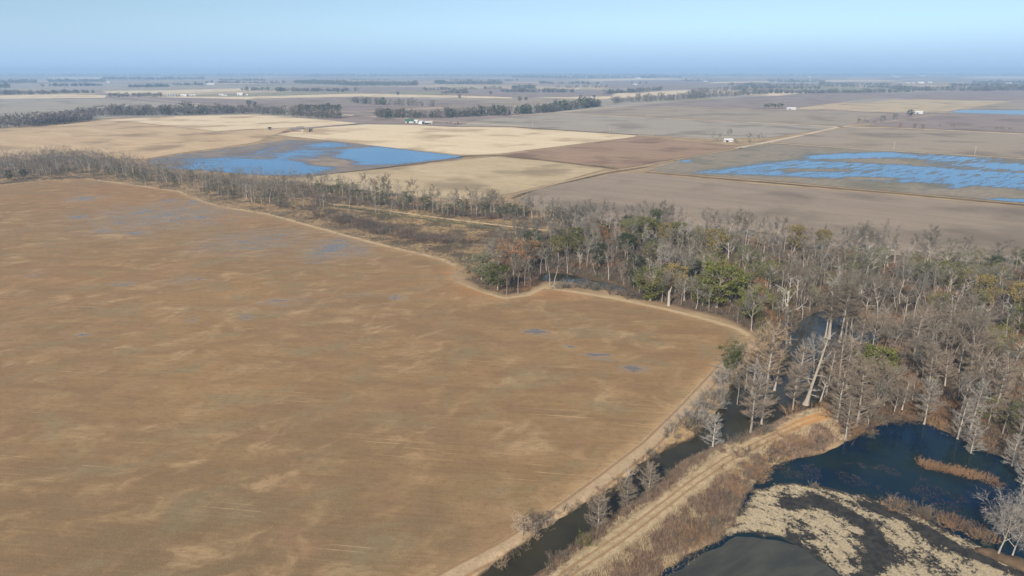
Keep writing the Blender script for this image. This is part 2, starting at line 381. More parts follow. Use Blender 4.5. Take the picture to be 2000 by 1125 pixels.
for nm, a in (('forest', near_attr(lambda x, y: np.maximum(sstep(3, -3, sd_poly(x, y, FOREST)), sstep(3, -2, sd_poly(x, y, GP([(1900, 1060), (2000, 1080), (2150, 1130), (2150, 1180), (1990, 1112), (1890, 1080)])))), 0)), ('levee', near_attr(lambda x, y: sd_line(x, y, CREST), 99)),
              ('edge', near_attr(lambda x, y: sd_line(x, y, EDGE), 99)), ('bank', near_attr(water_d, 99)), ('strip', near_attr(lambda x, y: sstep(8, -8, sd_poly(x, y, STRIP)), 0)),
              ('red', near_attr(lambda x, y: np.exp(-((x - EA[0]) ** 2 + (y - EA[1]) ** 2) / 16. ** 2), 0))):
    at = me.attributes.new(nm, 'FLOAT', 'POINT'); at.data.foreach_set('value', a.astype(np.float32))
me.materials.append(ground_mat()); me.update(); me.validate()
og = bpy.data.objects.new('ground', me); COL.objects.link(og); struct(og)

def grow(poly, d):
    P = np.array(poly); c = P.mean(0)
    return [tuple(p + (p - c) / np.linalg.norm(p - c) * d) for p in P]
def box_poly(poly, pad=6):
    P = np.array(poly); a = P.min(0) - pad; b = P.max(0) + pad
    return [(a[0], a[1]), (b[0], a[1]), (b[0], b[1]), (a[0], b[1])]
def wobble(poly, step=1.5, amp=1.2):
    out = []
    for a, b in zip(poly, poly[1:] + poly[:1]):
        n = max(1, int(math.hypot(b[0] - a[0], b[1] - a[1]) / step))
        for k in range(n):
            x, y = a[0] + (b[0] - a[0]) * k / n, a[1] + (b[1] - a[1]) * k / n
            out.append((x + amp * 2 * (float(vnoise(x, y, 3.)) - .5) + amp * (float(vnoise(x, y, 1.1)) - .5), y + amp * 2 * (float(vnoise(x + 50, y, 3.)) - .5) + amp * (float(vnoise(x + 50, y, 1.1)) - .5)))
    return out
# water sheets lie below the land and show only where the ground dips under them
struct(sheet('swamp_water', GP([(700, 1245), (937, 1085), (1320, 850), (1430, 700), (1560, 600), (1760, 600), (1760, 690), (1630, 820), (1480, 872), (1376, 905), (960, 1235)], WATER_Z), M_WATER, WATER_Z))
struct(sheet('pond_water', GP([(1200, 1200), (1290, 1100), (1425, 1010), (1470, 930), (1560, 875), (1750, 800), (2330, 960), (2400, 1430), (1200, 1430)], WATER_Z), M_POND, WATER_Z))
M_MUD, _nt, _b = new_mat('muddy shallows', .35, .3)
_c = mixc(_nt, smooth(_nt, noise(_nt, wpos(_nt, .5, (9, 3, 1)), 1.0, 4, .6), .35, .65), (.040, .039, .030), (.062, .059, .045)); lk(_nt, _c, _b.inputs['Base Color'])
bump(_nt, _b, noise(_nt, wpos(_nt), .7, 3), .2, .1)
struct(sheet('pond_shallows', wobble(GP([(1230, 1215), (1300, 1128), (1352, 1094), (1405, 1066), (1440, 1048), (1500, 1052), (1560, 1066), (1600, 1092), (1640, 1125), (1660, 1250)], WATER_Z), 1.5, .5), M_MUD, WATER_Z + .02))
MARSH = GP([(1385, 1058), (1432, 1010), (1475, 958), (1520, 942), (1600, 950), (1690, 970), (1760, 992), (1850, 1036), (1960, 1083), (2080, 1130), (2080, 1260), (1640, 1260), (1640, 1125), (1600, 1090), (1560, 1062), (1500, 1046), (1440, 1042)], WATER_Z)
def marsh_keep(x, y):
    c1 = np.abs(sd_line(x, y, GP([(1540, 985), (1600, 975), (1660, 1005), (1710, 1045), (1722, 1085), (1690, 1130), (1640, 1180)], WATER_Z)))
    c2 = np.abs(sd_line(x, y, GP([(1690, 985), (1760, 1010), (1830, 1050), (1900, 1085), (2000, 1125)], WATER_Z)))
    CC = G(1500, 1085, WATER_Z); rr = np.hypot(x - CC[0], y - CC[1]); wob = vnoise(x, y, 3.) - .5
    k = .72 + .45 * (vnoise(x, y, 2.2) - .5) - 1.1 * np.exp(-(c1 / (2.2 + 2 * wob)) ** 2) - .9 * np.exp(-(c2 / (1.6 + wob)) ** 2)
    k -= .30 * np.exp(-((np.mod(rr + wob * 1.5, 3.1) - 1.5) / .35) ** 2) + .28 * sstep(.52, .68, vnoise(x + 70, y, 6.))
    return k - .4 * sstep(1.6, 0., -sd_poly(x, y, MARSH))
M_MARSH, _nt, _b = new_mat('marsh mat', .7, .2)
_k, _ = attr(_nt, 'keep'); _v = wpos(_nt); _f = noise(_nt, _v, 1.3, 6, .72)
_m2 = smooth(_nt, mth(_nt, 'ADD', _k, mth(_nt, 'MULTIPLY', mth(_nt, 'SUBTRACT', _f, .5), 2.0)), .38, .58)
_straw = mixc(_nt, smooth(_nt, noise(_nt, _v, 2.4, 4, .7), .35, .65), (.25, .20, .125), (.43, .35, .23))
_mud = mixc(_nt, smooth(_nt, noise(_nt, _v, .8, 4, .6), .35, .65), (.020, .019, .018), (.046, .041, .034))
lk(_nt, mixc(_nt, _m2, _mud, _straw), _b.inputs['Base Color']); bump(_nt, _b, mth(_nt, 'MULTIPLY', _m2, _f), .8, .3)
struct(sheet('marsh_mud', wobble(MARSH), M_MARSH, WATER_Z + .04, .8, {'keep': marsh_keep}))
struct(sheet('wood_pool_water', GP([(1030, 548), (1262, 588), (1280, 575), (1060, 525)], -.45), M_WATER, -.45))

# ------------------------------------------------------------------ near field
def blobs(lst):
    L = [(G(px, py), G(px + rx, py)[0] - G(px, py)[0], abs(G(px, py - ry)[1] - G(px, py)[1]), a) for px, py, rx, ry, a in lst]
    def f(x, y):
        s = np.zeros(x.shape)
        for (cx, cy), sx, sy, a in L: s = np.maximum(s, a * np.exp(-((x - cx) / sx) ** 2 - ((y - cy) / sy) ** 2))
        return s
    return f
WET = blobs([(330, 420, 270, 46, .45), (150, 424, 24, 6, .62), (330, 392, 30, 8, .52), (378, 394, 30, 8, .54), (275, 415, 34, 8, .56), (200, 452, 44, 8, .52), (165, 388, 60, 9, .5),
             (270, 455, 44, 8, .52), (390, 425, 46, 11, .54), (650, 485, 120, 36, .49), (705, 492, 34, 12, .52), (500, 470, 210, 40, .43), (240, 555, 60, 9, .44), (370, 548, 70, 14, .42), (560, 590, 90, 16, .44), (540, 585, 30, 7, .5), (705, 577, 45, 6, .5),
             (775, 580, 28, 7, .68), (480, 620, 26, 8, .5), (375, 625, 26, 7, .5), (160, 655, 30, 7, .54), (70, 537, 30, 7, .5), (1047, 648, 28, 8, .80), (1085, 661, 22, 5, .5),
             (1115, 680, 24, 6, .66), (1170, 695, 38, 9, .70), (1240, 720, 38, 10, .70), (620, 475, 320, 60, .30), (500, 600, 300, 40, .26)])
RED = blobs([(960, 565, 70, 14, .8), (1060, 575, 80, 9, .5), (900, 535, 40, 14, .7), (300, 380, 200, 20, .22), (480, 425, 120, 14, .2), (1385, 690, 60, 30, .25), (180, 540, 220, 40, .12)])
_fe = lambda x, y: np.exp(-np.abs(np.minimum(sd_poly(x, y, FIELD), 0)) / 2.2)
near_field = sheet('crop_field', FIELD, near_field_mat(), .04, 4.0, {'wet': WET, 'red': RED, 'pale': _fe, 'low': blobs([(350, 1090, 520, 190, .8), (60, 1000, 260, 120, .5), (800, 1040, 260, 120, .6), (650, 850, 300, 70, .35)])})

# ------------------------------------------------------------------ far fields (real polygons on the flat land)
F_WATER_L = GP([(905, 306), (720, 284), (640, 275), (560, 273), (500, 282), (430, 292), (350, 302), (285, 313), (300, 328), (400, 334), (500, 342), (590, 346), (660, 337), (760, 326), (900, 311)])
F_FLOOD = GP([(1265, 333), (1330, 312), (1450, 290), (1480, 284), (1510, 281), (1700, 294), (2000, 312), (2300, 330), (2300, 424), (2000, 397), (1740, 374), (1500, 353), (1290, 336)])
def band(pts, inner, outer):
    P = GP(pts)
    return lambda x, y: sstep(outer, -inner, sd_poly(x, y, P))
wl1 = band([(905, 306), (740, 288), (690, 292), (665, 305), (640, 330), (560, 342), (420, 336), (400, 322), (470, 312), (600, 318), (680, 322), (780, 318)], 10, 22)
wl2 = blobs([(390, 325, 40, 10, .75), (530, 318, 14, 30, .8), (514, 295, 6, 20, .8), (640, 284, 40, 5, .8), (590, 300, 60, 10, .55), (420, 315, 60, 9, .55)])
bare = blobs([(650, 318, 46, 7, .75)])
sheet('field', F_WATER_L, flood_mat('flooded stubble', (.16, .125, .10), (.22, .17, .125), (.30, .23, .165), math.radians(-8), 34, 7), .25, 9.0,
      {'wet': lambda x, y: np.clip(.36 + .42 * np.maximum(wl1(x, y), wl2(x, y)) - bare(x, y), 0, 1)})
fl1 = band([(1345, 338), (1430, 326), (1550, 311), (1650, 300), (1745, 297), (1765, 304), (1670, 318), (1760, 322), (1900, 334), (2020, 340), (2250, 350), (2250, 400), (2000, 378), (1880, 372), (1700, 354), (1560, 346)], 12, 14)
fl2 = blobs([(1340, 315, 12, 2, .6), (1840, 310, 120, 10, .38), (1960, 325, 120, 10, .42), (1620, 306, 60, 5, .4), (1980, 392, 60, 3, .8)])
dry = blobs([(1690, 313, 110, 4, .42), (1940, 374, 60, 7, .7), (1780, 361, 60, 3, .5), (1700, 349, 50, 2.5, .5), (1600, 333, 90, 3, .3)])
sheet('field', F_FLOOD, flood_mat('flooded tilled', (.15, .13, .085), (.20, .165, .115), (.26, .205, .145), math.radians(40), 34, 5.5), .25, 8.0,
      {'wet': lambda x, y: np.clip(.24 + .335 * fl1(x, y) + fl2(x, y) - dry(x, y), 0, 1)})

FIELDS = [
    (M_TAN, [(-200, 300), (-200, 268), (0, 253), (110, 245), (185, 236), (250, 238), (375, 252), (425, 258), (500, 253), (570, 250), (540, 262), (500, 278), (430, 289), (350, 299), (282, 311), (200, 308), (120, 299), (0, 308)]),
    (M_CREAM, [(190, 235), (330, 228), (500, 224), (560, 229), (640, 235), (700, 241), (600, 249), (575, 249), (500, 252), (425, 257), (375, 251), (250, 237)]),
    (M_CREAM, [(540, 264), (600, 251), (715, 243), (800, 244), (880, 248), (1000, 249), (1245, 265), (1236, 268), (980, 300), (908, 304), (720, 283), (620, 272)]),
    (M_TAN2, [(560, 352), (640, 341), (760, 330), (905, 313), (960, 307), (1060, 315), (1180, 331), (1100, 354), (1010, 376), (930, 392), (800, 384), (640, 362)]),
    (M_BROWN, [(985, 303), (1247, 267), (1440, 285), (1445, 288), (1330, 309), (1215, 329), (1100, 317)]),
    (M_GREYBR, [(1010, 392), (1050, 368), (1200, 340), (1235, 337), (1262, 339), (1500, 362), (1740, 381), (2000, 405), (2320, 436), (2320, 552), (2000, 524), (1850, 508), (1700, 495), (1560, 481), (1420, 459), (1300, 446), (1200, 438), (1060, 412)]),
    (M_GREY, [(890, 246), (940, 234), (1085, 221.5), (1640, 248), (1500, 269), (1470, 270), (1390, 271), (1246, 263), (1000, 247.5)]),
    (M_GREY2, [(1090, 220), (1242, 207), (1500, 215), (1735, 222), (1650, 246.5)]),
    (M_GREY2, [(1512, 278), (1645, 250), (1672, 248.5), (1760, 252), (2000, 263), (2320, 279), (2320, 326), (2000, 309), (1700, 292)]),
    (M_PURP, [(1690, 246), (1742, 239), (1852, 223), (2000, 226), (2320, 231), (2320, 276), (2000, 260), (1760, 249)]),
    (M_TAN2, [(1545, 212.5), (1620, 203), (1700, 195), (1800, 194), (1985, 198), (1880, 212.5), (1850, 218), (1725, 219.5)]),
    (M_PURP, [(1240, 205.5), (1330, 199), (1460, 189), (1690, 184), (1690, 195), (1612, 203), (1535, 212)]),
    (M_PURP, [(1705, 194), (1760, 182), (1900, 176), (2300, 178), (2300, 192), (2000, 193), (1985, 196), (1800, 193)]),
    (M_GREY2, [(1890, 212), (1995, 195), (2300, 196), (2300, 215), (1990, 214)]),
    (M_GREY, [(-200, 252), (-200, 196), (0, 194), (210, 193), (440, 209), (640, 218), (640, 232), (500, 222), (330, 225), (185, 233), (0, 250)]),
    (M_CREAM, [(-200, 195), (-200, 187), (0, 186), (130, 184.5), (208, 186), (205, 191), (0, 193)]),
    (M_PURP, [(215, 192.5), (300, 190), (480, 195), (480, 205), (520, 213), (440, 208)]),
    (M_CREAM, [(250, 188.5), (480, 189), (700, 183), (1000, 189), (1000, 192.5), (700, 188.5), (520, 192), (480, 194)]),
    (M_PURP, [(490, 212), (490, 196), (700, 189.5), (880, 195), (1010, 204), (850, 210), (700, 218), (620, 216)]),
    (M_PURP, [(650, 219), (700, 219), (850, 212), (1000, 206), (1010, 212), (930, 225), (740, 233), (690, 231)]),
    (M_GREY, [(-200, 176), (-200, 165), (0, 165), (200, 162), (480, 168), (500, 171), (330, 175), (200, 176)]),
    (M_CREAM, [(200, 177.5), (330, 176), (500, 172), (520, 175), (330, 183), (210, 183)]),
    (M_CREAM, [(1200, 187), (1290, 178), (1420, 173), (1435, 176), (1290, 187), (1205, 190)]),
    (M_TAN2, [(700, 168), (900, 165), (1110, 170), (1180, 171), (1180, 175), (900, 172)]),
    (M_PURP, [(880, 177), (1000, 174), (1180, 176), (1210, 180), (1190, 188), (1010, 191), (900, 184)]),
    (M_PURP, [(1180, 158), (1400, 156), (1500, 160), (1420, 171), (1290, 176), (1190, 172)]),
    (M_CREAM, [(1100, 156), (1250, 153), (1400, 154.5), (1180, 157.5)]), (M_CREAM, [(95, 151), (198, 151), (202, 153.5), (95, 153.5)]), (M_OLIVE, [(1500, 174), (1560, 168), (1780, 172), (1790, 176), (1600, 180), (1510, 180)]),
    (M_CREAM, [(1560, 157), (1700, 155.5), (1770, 158), (1600, 160)]), (M_CREAM, [(1870, 152), (1930, 149), (2060, 150), (2060, 154)]), (M_CREAM, [(1380, 163), (1400, 160), (1510, 158.5), (1520, 160)]),
]
FZ = .25
for k, (m_, pl) in enumerate(FIELDS):
    sheet('field', GP(pl), m_, FZ + .02 * (k % 5))
# the farthest land: a patchwork of section fields, one sheet
ca, sa = math.cos(SEC), math.sin(SEC)
mats = [M_PURP, M_GREY, M_TAN2, M_CREAM, M_GREY2, M_TAN, M_BROWN, M_OLIVE]
V = []; F = []; MI = []
for i in range(-60, 80):
    for j in range(-60, 80):
        a0, b0 = i * 420., j * 760.
        cx, cy = ca * (a0 + 210) - sa * (b0 + 380), sa * (a0 + 210) + ca * (b0 + 380)
        r = math.hypot(cx, cy)
        if cy < 1500 or r > 30000 or abs(cx) > cy * 1.05 + 400: continue
        cuts = [0, rnd.uniform(.3, .7), 1] if rnd.random() < .5 else [0, 1]
        for q0, q1 in zip(cuts[:-1], cuts[1:]):
            n = len(V)
            for (u, v_) in ((.012, q0 + .01), (.988, q0 + .01), (.988, q1 - .01), (.012, q1 - .01)):
                a, b = a0 + u * 420, b0 + v_ * 760
                V.append((ca * a - sa * b, sa * a + ca * b, .10))
            F.append((n, n + 1, n + 2, n + 3)); MI.append(rnd.choices(range(8), (7, 3, 1.5, 1.0, 4, 1.0, 4, 2))[0])
ff = mesh_from('far_fields', V, F)
for m_ in mats: ff.data.materials.append(m_)
ff.data.polygons.foreach_set('material_index', MI); struct(ff)
# far pond
sheet('far_pond_water', GP([(1858, 218.5), (1882, 214.5), (2000, 215.5), (2300, 217), (2300, 229), (2000, 225), (1866, 220.5)]), water_mat('far pond', (.03, .07, .11), .2, .5, .5), .42)
sheet('far_pond_water', GP([(1640, 200), (1690, 193), (1770, 192), (1700, 200), (1665, 202)]), M_GREY, .44)
# dirt roads and field ditches
for pts, wd, m_ in [
    ([(1085, 221), (1240, 229), (1440, 238), (1640, 248), (1760, 251), (2000, 262.5), (2300, 278)], 14, M_ROAD),
    ([(1000, 226), (1085, 220.5), (1180, 211), (1240, 206), (1500, 214), (1730, 221), (1850, 220)], 16, M_ROAD),
    ([(1440, 290), (1480, 282), (1560, 266), (1640, 248), (1665, 246)], 12, M_ROAD), ([(1665, 246), (1740, 237), (1855, 220), (1890, 213), (2000, 192), (2200, 176)], 10, M_WEEDY),
    ([(1246, 265), (1320, 268), (1390, 272), (1450, 276)], 9, M_ROAD), ([(1500, 279), (1700, 293), (2000, 310.5), (2300, 328)], 9, M_ROAD),
    ([(1000, 382), (1090, 358), (1190, 335), (1262, 325), (1330, 310.5), (1450, 289)], 5, M_WEEDY),
    ([(200, 186), (260, 191), (330, 198), (440, 208), (520, 214), (640, 218), (690, 226), (800, 231)], 12, M_ROAD), ([(1020, 247), (900, 240), (740, 229), (690, 226)], 12, M_ROAD),
    ([(-200, 377), (0, 361), (100, 351), (170, 349), (260, 361), (350, 374), (395, 393), (440, 405), (520, 417), (620, 445), (720, 472), (800, 491), (865, 507), (888, 519)], 3.6, M_EDGE), ([(880, 540), (900, 553), (940, 570), (985, 583), (1030, 577)], 2.6, M_EDGE), ([(1030, 577), (1062, 562), (1120, 570), (1200, 583), (1300, 604), (1380, 624), (1440, 642), (1462, 656)], 3.6, M_EDGE),
    ([(430, 260), (540, 263), (580, 262), (720, 283.5), (905, 305)], 5, M_ROAD),
    ([(700, 242), (620, 250), (590, 253)], 9, M_DARKW), ([(715, 242), (800, 244), (900, 248), (1000, 248.4), (1246, 264.4), (1390, 271.6)], 9, M_DARKW),
    ([(905, 306), (860, 314), (760, 327), (660, 338), (600, 346)], 7, M_DARKW), ([(905, 305.5), (975, 304), (1100, 317), (1210, 331)], 7, M_DARKW),
    ([(1262, 336.5), (1500, 357), (1740, 377), (2000, 401), (2300, 430)], 7, M_DARKW), ([(1000, 388), (1050, 369), (1190, 338), (1262, 327)], 4, M_DARKW),
    ([(640, 402), (720, 411), (800, 424), (900, 437), (1000, 450), (1060, 460)], 5, field_mat('ditch turf', (.05, .055, .028), (.09, .095, .045), (.14, .13, .07), along=20, across=4)),
    ([(640, 398), (720, 406), (800, 418), (900, 431), (1000, 443), (1120, 455)], 4, field_mat('dry bank grass', (.30, .22, .13), (.42, .32, .19), (.50, .39, .24), along=10, across=3)),
]:
    ribbon('farm_track' if m_ in (M_ROAD, M_WEEDY, M_EDGE) else 'field_ditch', GP(pts), wd * .8, m_, .07 if m_ is M_EDGE else .40 if m_ in (M_ROAD, M_WEEDY) else (.36 if m_ is M_DARKW else .12))

# ------------------------------------------------------------------ vegetation: prototypes
class MB:
    def __init__(s): s.V = []; s.F = []; s.C = []
    def tube(s, pts, rad, n=4, cap=False):
        base = len(s.V); P = [Vector(p) for p in pts]
        for i, p in enumerate(P):
            d = (P[min(i + 1, len(P) - 1)] - P[max(i - 1, 0)])
            if d.length < 1e-6: d = Vector((0, 0, 1))
            d.normalize()
            a = d.cross(Vector((.31, .95, .05) if abs(d.y) < .9 else (1, 0, 0))).normalized(); b = d.cross(a)
            for k in range(n):
                t = 2 * math.pi * k / n; s.V.append(p + (a * math.cos(t) + b * math.sin(t)) * rad[i])
        for i in range(len(P) - 1):
            for k in range(n):
                q = base + i * n; s.F.append((q + k, q + (k + 1) % n, q + n + (k + 1) % n, q + n + k))
        if cap: s.F.append(tuple(base + (len(P) - 1) * n + k for k in range(n)))
    def twig(s, p, d, w):
        a = d.cross(Vector((rnd.uniform(-1, 1), rnd.uniform(-1, 1), rnd.uniform(-1, 1)))); a.normalize()
        n = len(s.V); s.V += [p - a * w * .5, p + a * w * .5, p + d]; s.F.append((n, n + 1, n + 2))
    def leaf(s, p, r):
        d = Vector((rnd.gauss(0, 1), rnd.gauss(0, 1), rnd.gauss(0, .7))).normalized()
        a = d.cross(Vector((rnd.uniform(-1, 1), rnd.uniform(-1, 1), rnd.uniform(-1, 1)))).normalized()
        n = len(s.V); s.V += [p - d * r, p + a * r * .7, p + d * r, p - a * r * .6]; s.F.append((n, n + 1, n + 2, n + 3))
    def mesh(s, name, mat):
        me = bpy.data.meshes.new(name); me.from_pydata([tuple(v) for v in s.V], [], s.F); me.materials.append(mat); me.update(); return me
def jit(d, a):
    return (d + Vector((rnd.gauss(0, a), rnd.gauss(0, a), rnd.gauss(0, a)))).normalized()
def path(p, d, L, n, wob, up=0.0):
    pts = [Vector(p)]; d = Vector(d)
    for i in range(n):
        d = jit(d, wob); d.z += up; d.normalize(); pts.append(pts[-1] + d * (L / n))
    return pts, d
def onp(pts, t):
    f = t * (len(pts) - 1); i = min(int(f), len(pts) - 2); return pts[i].lerp(pts[i + 1], f - i), (pts[i + 1] - pts[i]).normalized()

def veg_mat(name, c1, c2, bark=False, trans=0.0):
    """colour runs with height noise inside one plant and from plant to plant"""
    m, nt, b = new_mat(name, .9, .1)
    oi = n_(nt, 'ShaderNodeObjectInfo').outputs['Random']
    f = noise(nt, wpos(nt, obj=True), .35 if not bark else 1.2, 3, .6)
    k = mth(nt, 'ADD', mth(nt, 'MULTIPLY', oi, .65), mth(nt, 'MULTIPLY', mth(nt, 'SUBTRACT', f, .5), 1.1), None, True)
    c = mixc(nt, k, c1, c2)
    lk(nt, c, b.inputs['Base Color'])
    return m
B_PALE = veg_mat('pale bark', (.22, .19, .155), (.40, .355, .30), True)
B_GREY = veg_mat('grey bark', (.20, .17, .14), (.36, .315, .26), True)
B_BROWN = veg_mat('brown bark', (.155, .12, .09), (.29, .225, .165), True)
B_DEAD = veg_mat('bleached wood', (.28, .245, .205), (.44, .395, .335), True)
T_GREY = veg_mat('grey twigs', (.098, .088, .071), (.215, .195, .160))
T_BROWN = veg_mat('brown twigs', (.105, .087, .066), (.205, .170, .130))
T_PINK = veg_mat('rosy twigs', (.150, .118, .087), (.262, .209, .160))
T_TAN = veg_mat('tan needles', (.24, .175, .115), (.38, .285, .195))
T_WHITE = veg_mat('pale twigs', (.20, .18, .155), (.325, .295, .255))
L_OLIVE = veg_mat('olive leaves', (.070, .075, .024), (.140, .125, .040))
L_YELL = veg_mat('yellow green leaves', (.090, .100, .026), (.165, .155, .045))
L_DARK = veg_mat('dark green leaves', (.030, .042, .022), (.070, .085, .035))
L_SAGE = veg_mat('sage leaves', (.105, .105, .062), (.175, .165, .100))
L_RUST = veg_mat('rust leaves', (.175, .090, .045), (.285, .155, .075))
L_GOLD = veg_mat('gold leaves', (.155, .120, .042), (.245, .190, .070))
S_PURP = veg_mat('purple brown stems', (.095, .068, .055), (.175, .128, .102))
S_RUSS = veg_mat('russet stems', (.21, .125, .070), (.34, .21, .12))

def bare_proto(h, spread=.30, fork=.4, limbs=7, dens=1.0, upright=.55, lod=1.0):
    T = MB(); C = MB(); r0 = h * .0092 + .05; n2 = max(3, int(8 * dens * lod)); n3 = max(3, int(6 * lod)); n4 = max(3, int(7 * lod)); tw = .058 / lod ** .8
    tr, d = path((0, 0, -.3), (rnd.uniform(-.10, .10), rnd.uniform(-.10, .10), 1), h * .78, 7, .07, .05)
    T.tube(tr, [r0 * (1.35 if i == 0 else 1 - .118 * i) for i in range(8)], 6 if lod == 1 else 3)
    az = rnd.uniform(0, 6.28)
    for k in range(limbs):
        t = fork + (0.97 - fork) * (k + rnd.random() * .6) / limbs; p, dd = onp(tr, t); az += 2.4 + rnd.uniform(-.5, .5)
        el = upright + .35 * (t - fork) + rnd.uniform(-.15, .2)
        dr = Vector((math.cos(az) * math.cos(el), math.sin(az) * math.cos(el), math.sin(el)))
        L = h * spread * rnd.uniform(.8, 1.25) * (1.25 - .5 * t)
        lp, ld = path(p, dr, L, 4, .12, .07); rr = r0 * .5 * (1.2 - .6 * t)
        T.tube(lp, [rr, rr * .75, rr * .5, rr * .32, rr * .15], 4 if lod == 1 else 3)
        for q in range(n2):
            u = .2 + .8 * (q + rnd.random()) / n2; p2, d2 = onp(lp, min(u, .999)); dq = jit(d2, .6); dq.z += .12; dq.normalize()
            L2 = L * .45 * rnd.uniform(.7, 1.2); sp, sd = path(p2, dq, L2, 2, .12, .06)
            if lod == 1: C.tube(sp, [rr * .34, rr * .2, rr * .07], 3)
            else: C.twig(sp[0], sp[2] - sp[0], .12)
            for e in range(n3):
                p3, d3 = onp(sp, .15 + .85 * rnd.random()); d3 = jit(d3, .6); d3.z += .1; d3.normalize(); L3 = L2 * .6 * rnd.uniform(.7, 1.3)
                C.twig(p3, d3 * L3, tw)
                for f in range(n4): C.twig(p3 + d3 * L3 * rnd.uniform(.2, .98), jit(d3, .65) * L3 * rnd.uniform(.4, .8), tw * .85)
    return T, C
def cypress_proto(h, wide=.24, taper=.75, top=.12, flat=.0, dens=1.0, bot=.18, droop=0.0):
    T = MB(); C = MB(); r0 = h * .012 + .07
    tr, d = path((0, 0, -.9), (rnd.uniform(-.03, .03), rnd.uniform(-.03, .03), 1), h + .9, 9, .018, .03)
    T.tube(tr, [r0 * 2.4, r0 * 1.35, r0 * .98] + [r0 * (.9 - .125 * i) for i in range(7)], 7)
    n = int(44 * dens); az = rnd.uniform(0, 6.28)
    for k in range(n):
        t = bot + (1 - bot) * (k + rnd.random()) / n; p, dd = onp(tr, min(t, .995)); az += 2.4 + rnd.uniform(-.6, .6)
        s = (t - bot) / (1 - bot); prof = (top + (1 - top) * (1 - s) ** taper) * min(1, .45 + s * 3.2)
        flat_ = max(flat, .55); prof = prof * (1 - flat_) + flat_ * (.42 + .58 * math.sin(s * 2.5 + .45)) * (1 + .25 * math.sin(az * 2 + s * 9))
        L = h * wide * prof * rnd.uniform(.45, 1.3) + .25
        dr = Vector((math.cos(az), math.sin(az), rnd.uniform(.02, .55) + .55 * s - droop))
        lp, ld = path(p, dr.normalized(), L, 3, .16, .06); rr = .035 + L * .011
        T.tube(lp, [rr, rr * .7, rr * .45, rr * .15], 3)
        for q in range(int(9 + L * 3.0)):
            u = .22 + .78 * rnd.random(); p2, d2 = onp(lp, min(u, .999)); side = rnd.choice((-1, 1))
            dq = (d2 + Vector((-d2.y, d2.x, 0)) * side * rnd.uniform(.4, 1.1) + Vector((0, 0, rnd.uniform(-.15, .6)))).normalized(); L2 = min(1.9, L * .36 + .3) * rnd.uniform(.6, 1.15)
            C.twig(p2, dq * L2, .065)
            for e in range(5): C.twig(p2 + dq * L2 * rnd.uniform(.25, .95), jit(dq, .55) * L2 * rnd.uniform(.35, .65), .06)
    return T, C
def leafy_proto(h, rx=.34, base=.18, clumps=46, per=62, leaf=.30, twigs=.25, open_=.25):
    T = MB(); C = MB(); r0 = h * .018 + .06
    tr, d = path((0, 0, -.3), (rnd.uniform(-.05, .05), rnd.uniform(-.05, .05), 1), h * .72, 5, .06, .05)
    T.tube(tr, [r0 * 1.3, r0, r0 * .85, r0 * .6, r0 * .4, r0 * .2], 6)
    lob = [(rnd.uniform(0, 6.28), rnd.uniform(.75, 1.15)) for _ in range(7)]
    for k in range(clumps):
        az = rnd.uniform(0, 6.28); u = rnd.random() ** .75; s = base + (1 - base) * u
        env = math.sin(math.pi * min(1, .16 + .80 * (1 - u) ** .9)) ** .65
        env *= 1 + .28 * math.sin(az * 3 + lob[int(u * 6.9)][0])
        r = h * rx * env * math.sqrt(rnd.uniform(open_, 1)); c = Vector((math.cos(az) * r, math.sin(az) * r, s * h))
        p, _d = onp(tr, min(.95, max(.15, (s - .14) / .75))); T.tube([p, p.lerp(c, .5) + Vector((0, 0, .25)), c], [r0 * .3, r0 * .18, .03], 3)
        cr = h * rnd.uniform(.055, .115)
        for q in range(per):
            o = Vector((rnd.gauss(0, 1), rnd.gauss(0, 1), rnd.gauss(0, .62))); o = o.normalized() * (rnd.random() ** .45) * cr * 1.25
            if rnd.random() < twigs: C.twig(c + o * .7, Vector((o.x, o.y, abs(o.z) + .2)).normalized() * cr * .9, .07)
            else: C.leaf(c + o, leaf * rnd.uniform(.55, 1.15))
    return T, C
